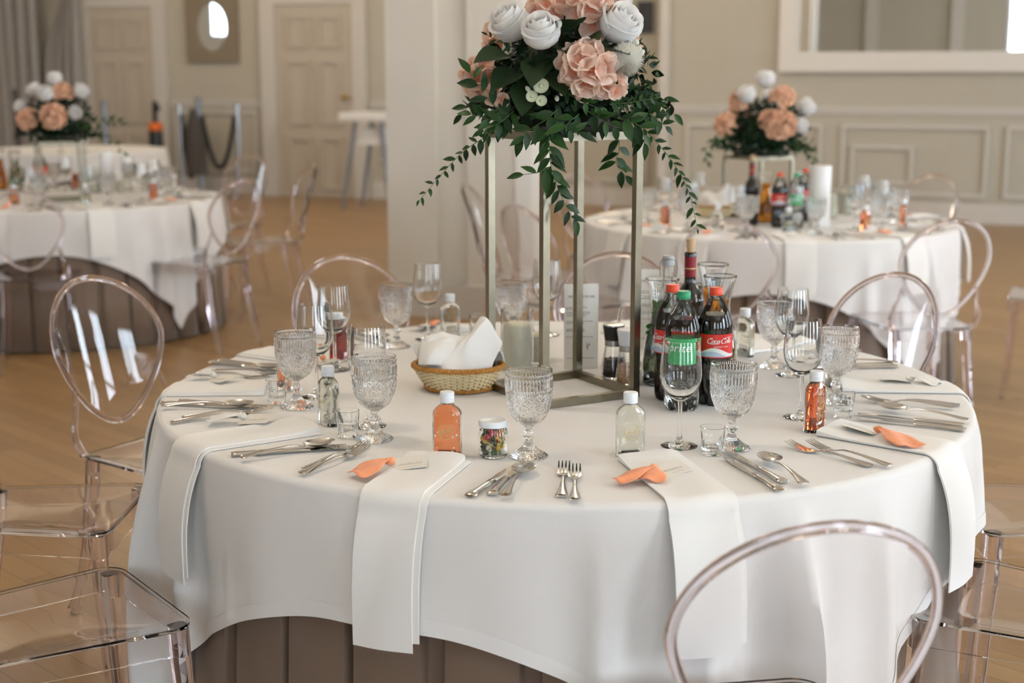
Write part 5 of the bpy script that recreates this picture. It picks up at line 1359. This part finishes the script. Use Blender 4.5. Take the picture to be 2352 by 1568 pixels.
VINES = [([(1170, 292, 3.02), (1110, 318, 3.03), (1060, 352, 3.04), (1010, 405, 3.05), (962, 462, 3.06)], 24, 0.62, (0, 1, 2)),
         ([(1190, 280, 2.98), (1140, 248, 2.97), (1105, 205, 2.97), (1078, 165, 2.98)], 9, 1.12, (0, 0, 1)),
         ([(1180, 285, 2.98), (1130, 275, 2.96), (1080, 262, 2.96)], 8, 0.95, (0, 1)),
         ([(1258, 292, 2.945), (1262, 330, 2.925), (1266, 385, 2.92), (1285, 440, 2.925), (1318, 508, 2.93)], 24, 0.98, (0, 1)),
         ([(1262, 385, 2.92), (1235, 396, 2.92), (1195, 402, 2.925)], 3, 0.95, (0, 0)),
         ([(1420, 300, 3.16), (1422, 345, 3.18), (1415, 375, 3.18), (1438, 405, 3.18)], 9, 0.95, (0, 1)),
         ([(1470, 285, 2.98), (1520, 340, 2.98), (1560, 395, 2.98), (1585, 450, 2.98), (1602, 528, 2.98)], 26, 0.60, (0, 2, 2)),
         ([(1450, 275, 2.96), (1490, 262, 2.96), (1530, 292, 2.96)], 10, 0.85, (0, 1)),
         ([(1400, 240, 2.93), (1450, 235, 2.935), (1505, 225, 2.96)], 16, 0.55, (2, 2, 1)),
         ([(1420, 270, 2.93), (1470, 290, 2.93), (1480, 330, 2.94)], 9, 0.95, (0, 1)),
         ([(1280, 250, 2.93), (1260, 270, 2.92), (1215, 300, 2.92), (1200, 320, 2.92)], 9, 1.05, (0, 1)),
         ([(1330, 262, 2.93), (1300, 290, 2.915), (1330, 305, 2.91)], 8, 0.95, (0, 1)),
         ([(1180, 255, 2.97), (1150, 280, 2.95), (1110, 300, 2.95)], 8, 0.95, (0, 1)),
         ([(1290, 205, 2.94), (1330, 230, 2.925), (1380, 250, 2.925)], 9, 0.75, (1, 2)),
         ([(1180, 110, 3.05), (1140, 92, 3.05), (1118, 80, 3.05)], 5, 0.5, (2, 2)),
         ([(1350, 255, 2.93), (1400, 285, 2.92), (1440, 300, 2.93)], 9, 0.8, (0, 1)),
         ([(1490, 250, 2.97), (1510, 235, 2.97), (1530, 260, 2.97)], 7, 0.6, (2, 1))]
for k, (pts, n, s, ls) in enumerate(VINES):
    vine(FA, [loc_(*p) for p in pts], n, s, 100+k, ls)
for k in range(10):                                    # the far side of the arrangement
    a = R(20+16*k); p0 = Vector((0.13*cos(a), 0.11*sin(a), 0.06)); p1 = Vector((0.20*cos(a), 0.17*sin(a), 0.075)); p2 = Vector((0.25*cos(a), 0.21*sin(a), 0.03+0.03*(k % 3)))
    vine(FA, [p0, p1, p2], 7, 0.9, 300+k, (0, 1))
for k, (a, z) in enumerate(((0.9, 0.17), (1.7, 0.20), (2.4, 0.15))): rose(FA, Vector((0.12*cos(a), 0.12*sin(a), z)), (cos(a), sin(a), 0.7), 1.05, 900+k)

# simpler arrangements for the two tables behind
def joined_rose(seed):
    mb = MB(); r2 = random.Random(seed)
    mb.lathe([(0, 0.0), (0.012, 0.006), (0.014, 0.016), (0.006, 0.040), (0, 0.046)], 12)
    for k, (a, b_, h, sp_, lip, n) in enumerate(ROSE_L):
        for i in range(n):
            q = cup_petal(a, b_, h, sp_, lip, 6, 5); T_ = Matrix.Rotation(2*PI*i/n+k*0.9, 4, 'Z'); mb.add([T_ @ Vector(v) for v in q.v], q.f)
    return mb.mesh('rose')
def joined_hyd(seed):
    mb = MB(); r2 = random.Random(seed); mb.sphere((0, 0, 0), 0.03, 10, 6)
    for i in range(15):
        th = math.acos(1-(i+0.5)/15*1.2); ph = i*2.39996; v = Vector((sin(th)*cos(ph), sin(th)*sin(ph), cos(th)))
        E_ = aim(v+Vector((r2.uniform(-.25, .25), r2.uniform(-.25, .25), 0)), r2.uniform(0, 6)).to_matrix()
        src = FP[i % 3]; mb.add([E_ @ p.co+v*0.036 for p in src.vertices], [tuple(p.vertices) for p in src.polygons])
    return mb.mesh('hydrangea_bloom')
JR = joined_rose(1); JR.materials.append(M['rose']); JH = joined_hyd(2); JH.materials.append(M['peach_plain'])
FM = foliage(None, (0.19, 0.17, 0.12), 620, 0.75, 15); FM.materials.append(M['leaf_d']); FM2 = foliage(None, (0.23, 0.19, 0.045), 320, 0.85, 16); FM2.materials.append(M['leaf_d'])
def far_arrangement(c, lb, spec, vines, s=1.0):
    t = thing('flower_arrangement', lb, 'flowers', c, 0, 'flower arrangements on stands'); t.scale = (s, s, s)
    ob('flower_bowl', MB().lathe([(0, 0.001), (0.118, 0.001), (0.126, 0.012), (0.118, 0.030), (0, 0.032)], 32), M['black_pl'], t)
    o = ob('leaf_mass', FM, None, t, (0, 0, 0.13)); o['kind'] = 'stuff'
    o = ob('leaf_mass', FM2, None, t, (0, 0, 0.045)); o['kind'] = 'stuff'
    ob('moss_core', MB().sphere((0, 0, 0.10), 0.1, 16, 10, (1.3, 1.2, 0.9)), M['leaf_d'], t)
    for kind, x, y, z, sz in spec:
        d = Vector((x, y, z-0.08)); ob('rose' if kind == 'r' else 'hydrangea_bloom', JR if kind == 'r' else JH, None, t, (x*0.86, y*0.86, z*0.92), aim(d), (sz,)*3)
    for k, pts in enumerate(vines): vine(t, pts, 9, 1.0, 500+k, (0, 1))
H2 = 0.335
s2 = Vector((1.225, 7.12, Z0)); stand(s2, R(30), 0.25, 0.305, 'short pale gold stand on the table by the mirror wall')
far_arrangement(s2+Vector((0.02, 0, 0.305)), 'white and peach flower dome on the table by the mirror wall',
    [('r', 0.0, -0.02, 0.33, 1.2), ('r', -0.09, -0.08, 0.265, 1.15), ('h', -0.13, -0.03, 0.26, 1.0), ('r', 0.18, -0.05, 0.215, 1.15), ('h', 0.085, -0.05, 0.275, 1.15), ('h', 0.06, -0.17, 0.155, 1.35), ('r', 0.14, -0.13, 0.14, 0.95), ('h', -0.2, -0.05, 0.15, 1.1), ('h', 0, -0.16, 0.18, 0.9), ('r', 0.05, 0.15, 0.25, 1.1), ('h', -0.1, 0.15, 0.2, 1.1)],
    [[(-0.15, -0.1, 0.06), (-0.22, -0.13, 0.08), (-0.28, -0.14, 0.03), (-0.27, -0.14, -0.02)], [(0.1, -0.14, 0.05), (0.17, -0.18, 0.03), (0.2, -0.19, -0.03)]], 1.08)
s3 = Vector((-2.54, 8.05, Z0)); stand(s3, R(24), 0.25, H2, 'short pale gold stand on the left table')
far_arrangement(s3+Vector((0.0, 0, H2)), 'white and peach flower dome on the left table',
    [('r', 0.0, -0.02, 0.33, 1.15), ('r', -0.10, -0.06, 0.27, 1.15), ('r', -0.02, -0.12, 0.245, 1.25), ('h', 0.05, -0.04, 0.28, 1.15), ('r', 0.15, -0.05, 0.265, 1.15), ('h', 0.03, -0.18, 0.15, 1.4), ('r', 0.13, -0.13, 0.155, 1.0), ('h', -0.15, -0.12, 0.13, 1.2), ('r', -0.19, -0.04, 0.19, 1.0), ('h', 0, 0.16, 0.2, 1.1)],
    [[(0.15, -0.1, 0.07), (0.25, -0.12, 0.06), (0.33, -0.13, 0.0), (0.40, -0.14, -0.06)], [(0.2, -0.05, 0.1), (0.3, -0.05, 0.11), (0.38, -0.05, 0.10)]])

# ------------------------------------------------------------------ settings on the tables behind
def stack_proto():
    t = thing('paper_lantern', 'tall white ribbed candle lantern', 'lantern')
    ob('shade', MB().lathe([(0, 0.001), (0.050, 0.001)]+[(0.050+0.0014*((k % 2)*2-1), 0.004+0.0115*k) for k in range(24)]+[(0.049, 0.283), (0, 0.283)], 40), M['white_label'], t)
    return t
LAN = Kind(stack_proto())
def basket_far(p, lb):
    t = thing('bread_basket', lb, 'basket', p)
    ob('weave', MB().lathe([(0, 0.001), (0.075, 0.001)]+[(0.078+0.028*k/12+0.0016*(k % 2), 0.004+0.0046*k) for k in range(12)]+[(0.10, 0.056), (0, 0.02)], 48, None, Matrix.Diagonal((1, 0.8, 1, 1))), M['wicker'], t)
    pts = [(0.108*cos(2*PI*i/96)+0.003*cos(2*PI*i/4), 0.087*sin(2*PI*i/96), 0.058+0.003*sin(2*PI*i/4)) for i in range(96)]
    ob('rim_braid', MB().tube(pts, 0.006, 6, True), M['wicker_d'], t)
    n_ = ob('bread_napkin', bpy.data.objects['bread_napkin'].data, None, None, (p.x, p.y, p.z+0.002)); tag(n_, 'white napkin bunched in the '+lb, 'napkin')
    so = n_.modifiers.new('thickness', 'SOLIDIFY'); so.thickness = 0.003
def far_table(c, angs, pl, cols, ORD, skip=()):
    gg = ' on the %s table' % pl
    for k, a in enumerate(angs):
        w_ = ORD[k]
        if ('g', k) not in skip: GOB.put(pol(c, 0.61, a+12), 0, 'pressed glass goblet at the %s place of the %s table' % (w_, pl), 'goblets'+gg)
        WIN.put(pol(c, 0.52, a+5), 0, 'wine glass at the %s place of the %s table' % (w_, pl), 'wine glasses'+gg)
        (FO if cols[k] in 'o' else FC).put(pol(c, 0.63, a), face(a), '%s flat bottle at the %s place of the %s table' % ('orange' if cols[k] == 'o' else 'clear', w_, pl), 'flat bottles'+gg)
        setting(c, pol(c, 0.66, a-1), pol(c, 0.9, a+1), 0.22, 'apricot' if k % 2 == 0 else 'white', 40+k, 'at the %s place of the %s table' % (w_, pl), 0.13, pol(c, 0.72, a), ((R(a), 0.05, 0.018),), R(a+90), 'folded white napkins'+gg, True)
        for kk, (kd, nm, da, r0) in enumerate(((KN, 'table knife', 12, 0.865), (SP, 'soup spoon', 14.5, 0.85), (FK, 'fork', -11, 0.86), (FK, 'inner fork', -13.5, 0.85))):
            kd.put(pol(c, r0, a+da, Z0+0.0002), R(a+180), 'steel %s at the %s place of the %s table' % (nm, w_, pl), 'cutlery'+gg)
far_table(T2, (-122, -93, -58, -22, 15, 60, 120, 175, -150), 'mirror-wall', 'ccoococco', ['front left', 'front', 'front right', 'right', 'rear right', 'rear', 'rear left', 'far left', 'left'])
far_table(T3, (-96, -62, -22, 15, 55, 100, -130), 'left-hand', 'ococcoo', ['front', 'front right', 'right', 'right rear', 'rear', 'rear left', 'front left'])
wz = lambda x, y: un(x, y, Z0)
COKE.put(wz(1788, 522), R(12), 'red capped cola bottle on the table by the mirror wall', 'drinks on the far table')
COKE.put(wz(1846, 508), R(-10), 'red capped cola bottle behind the green capped one on the far table', 'drinks on the far table')
SPR.put(wz(1826, 524), R(14), 'green capped clear bottle on the table by the mirror wall', 'drinks on the far table')
WB.put(wz(1724, 516), R(5), 'dark wine bottle with a red neck on the table by the mirror wall', 'wine bottles')
CJ.put(wz(1757, 512), 0, 'carafe of amber juice on the table by the mirror wall', 'glass carafes')
LAN.put(wz(1880, 520), 0, 'tall white ribbed lantern on the table by the mirror wall', 'white lanterns')
basket_far(wz(1641, 498), 'woven basket on the table by the mirror wall')
CA.put(wz(1905, 500), 0, 'candle in a glass cylinder beside the tall white lantern', 'candles on the far tables')
CA.put(wz(1940, 492), 0, 'candle in a glass cylinder right of the tall white lantern', 'candles on the far tables')
CA.put(wz(216, 442), 0, 'candle in a glass cylinder in front of the white lantern on the left table', 'candles on the far tables')
CB.put(wz(242, 442), 0, 'short candle glass on the left table', 'candles on the far tables')
CB.put(wz(275, 442), 0, 'short candle glass on the left table, right one', 'candles on the far tables')
LAN.put(wz(247, 438), 0, 'tall white ribbed lantern on the left table', 'white lanterns', 0.85)
CWd = dup(CW, wz(38, 438), 0, 'flared carafe of water with mint on the left table', 'glass carafes')
CJ.put(wz(2, 436), 0, 'carafe of amber juice on the left table', 'glass carafes')
COKE.put(wz(95, 441), R(12), 'red capped cola bottle on the left table', 'drinks on the left table')
# a few glasses on the farthest table
for k, a in enumerate((-100, -80, -60)):
    GOB.put(pol(T4, 0.6, a), 0, ['left', 'middle', 'right'][k]+' goblet on the farthest table near the doors', 'goblets on the farthest table')
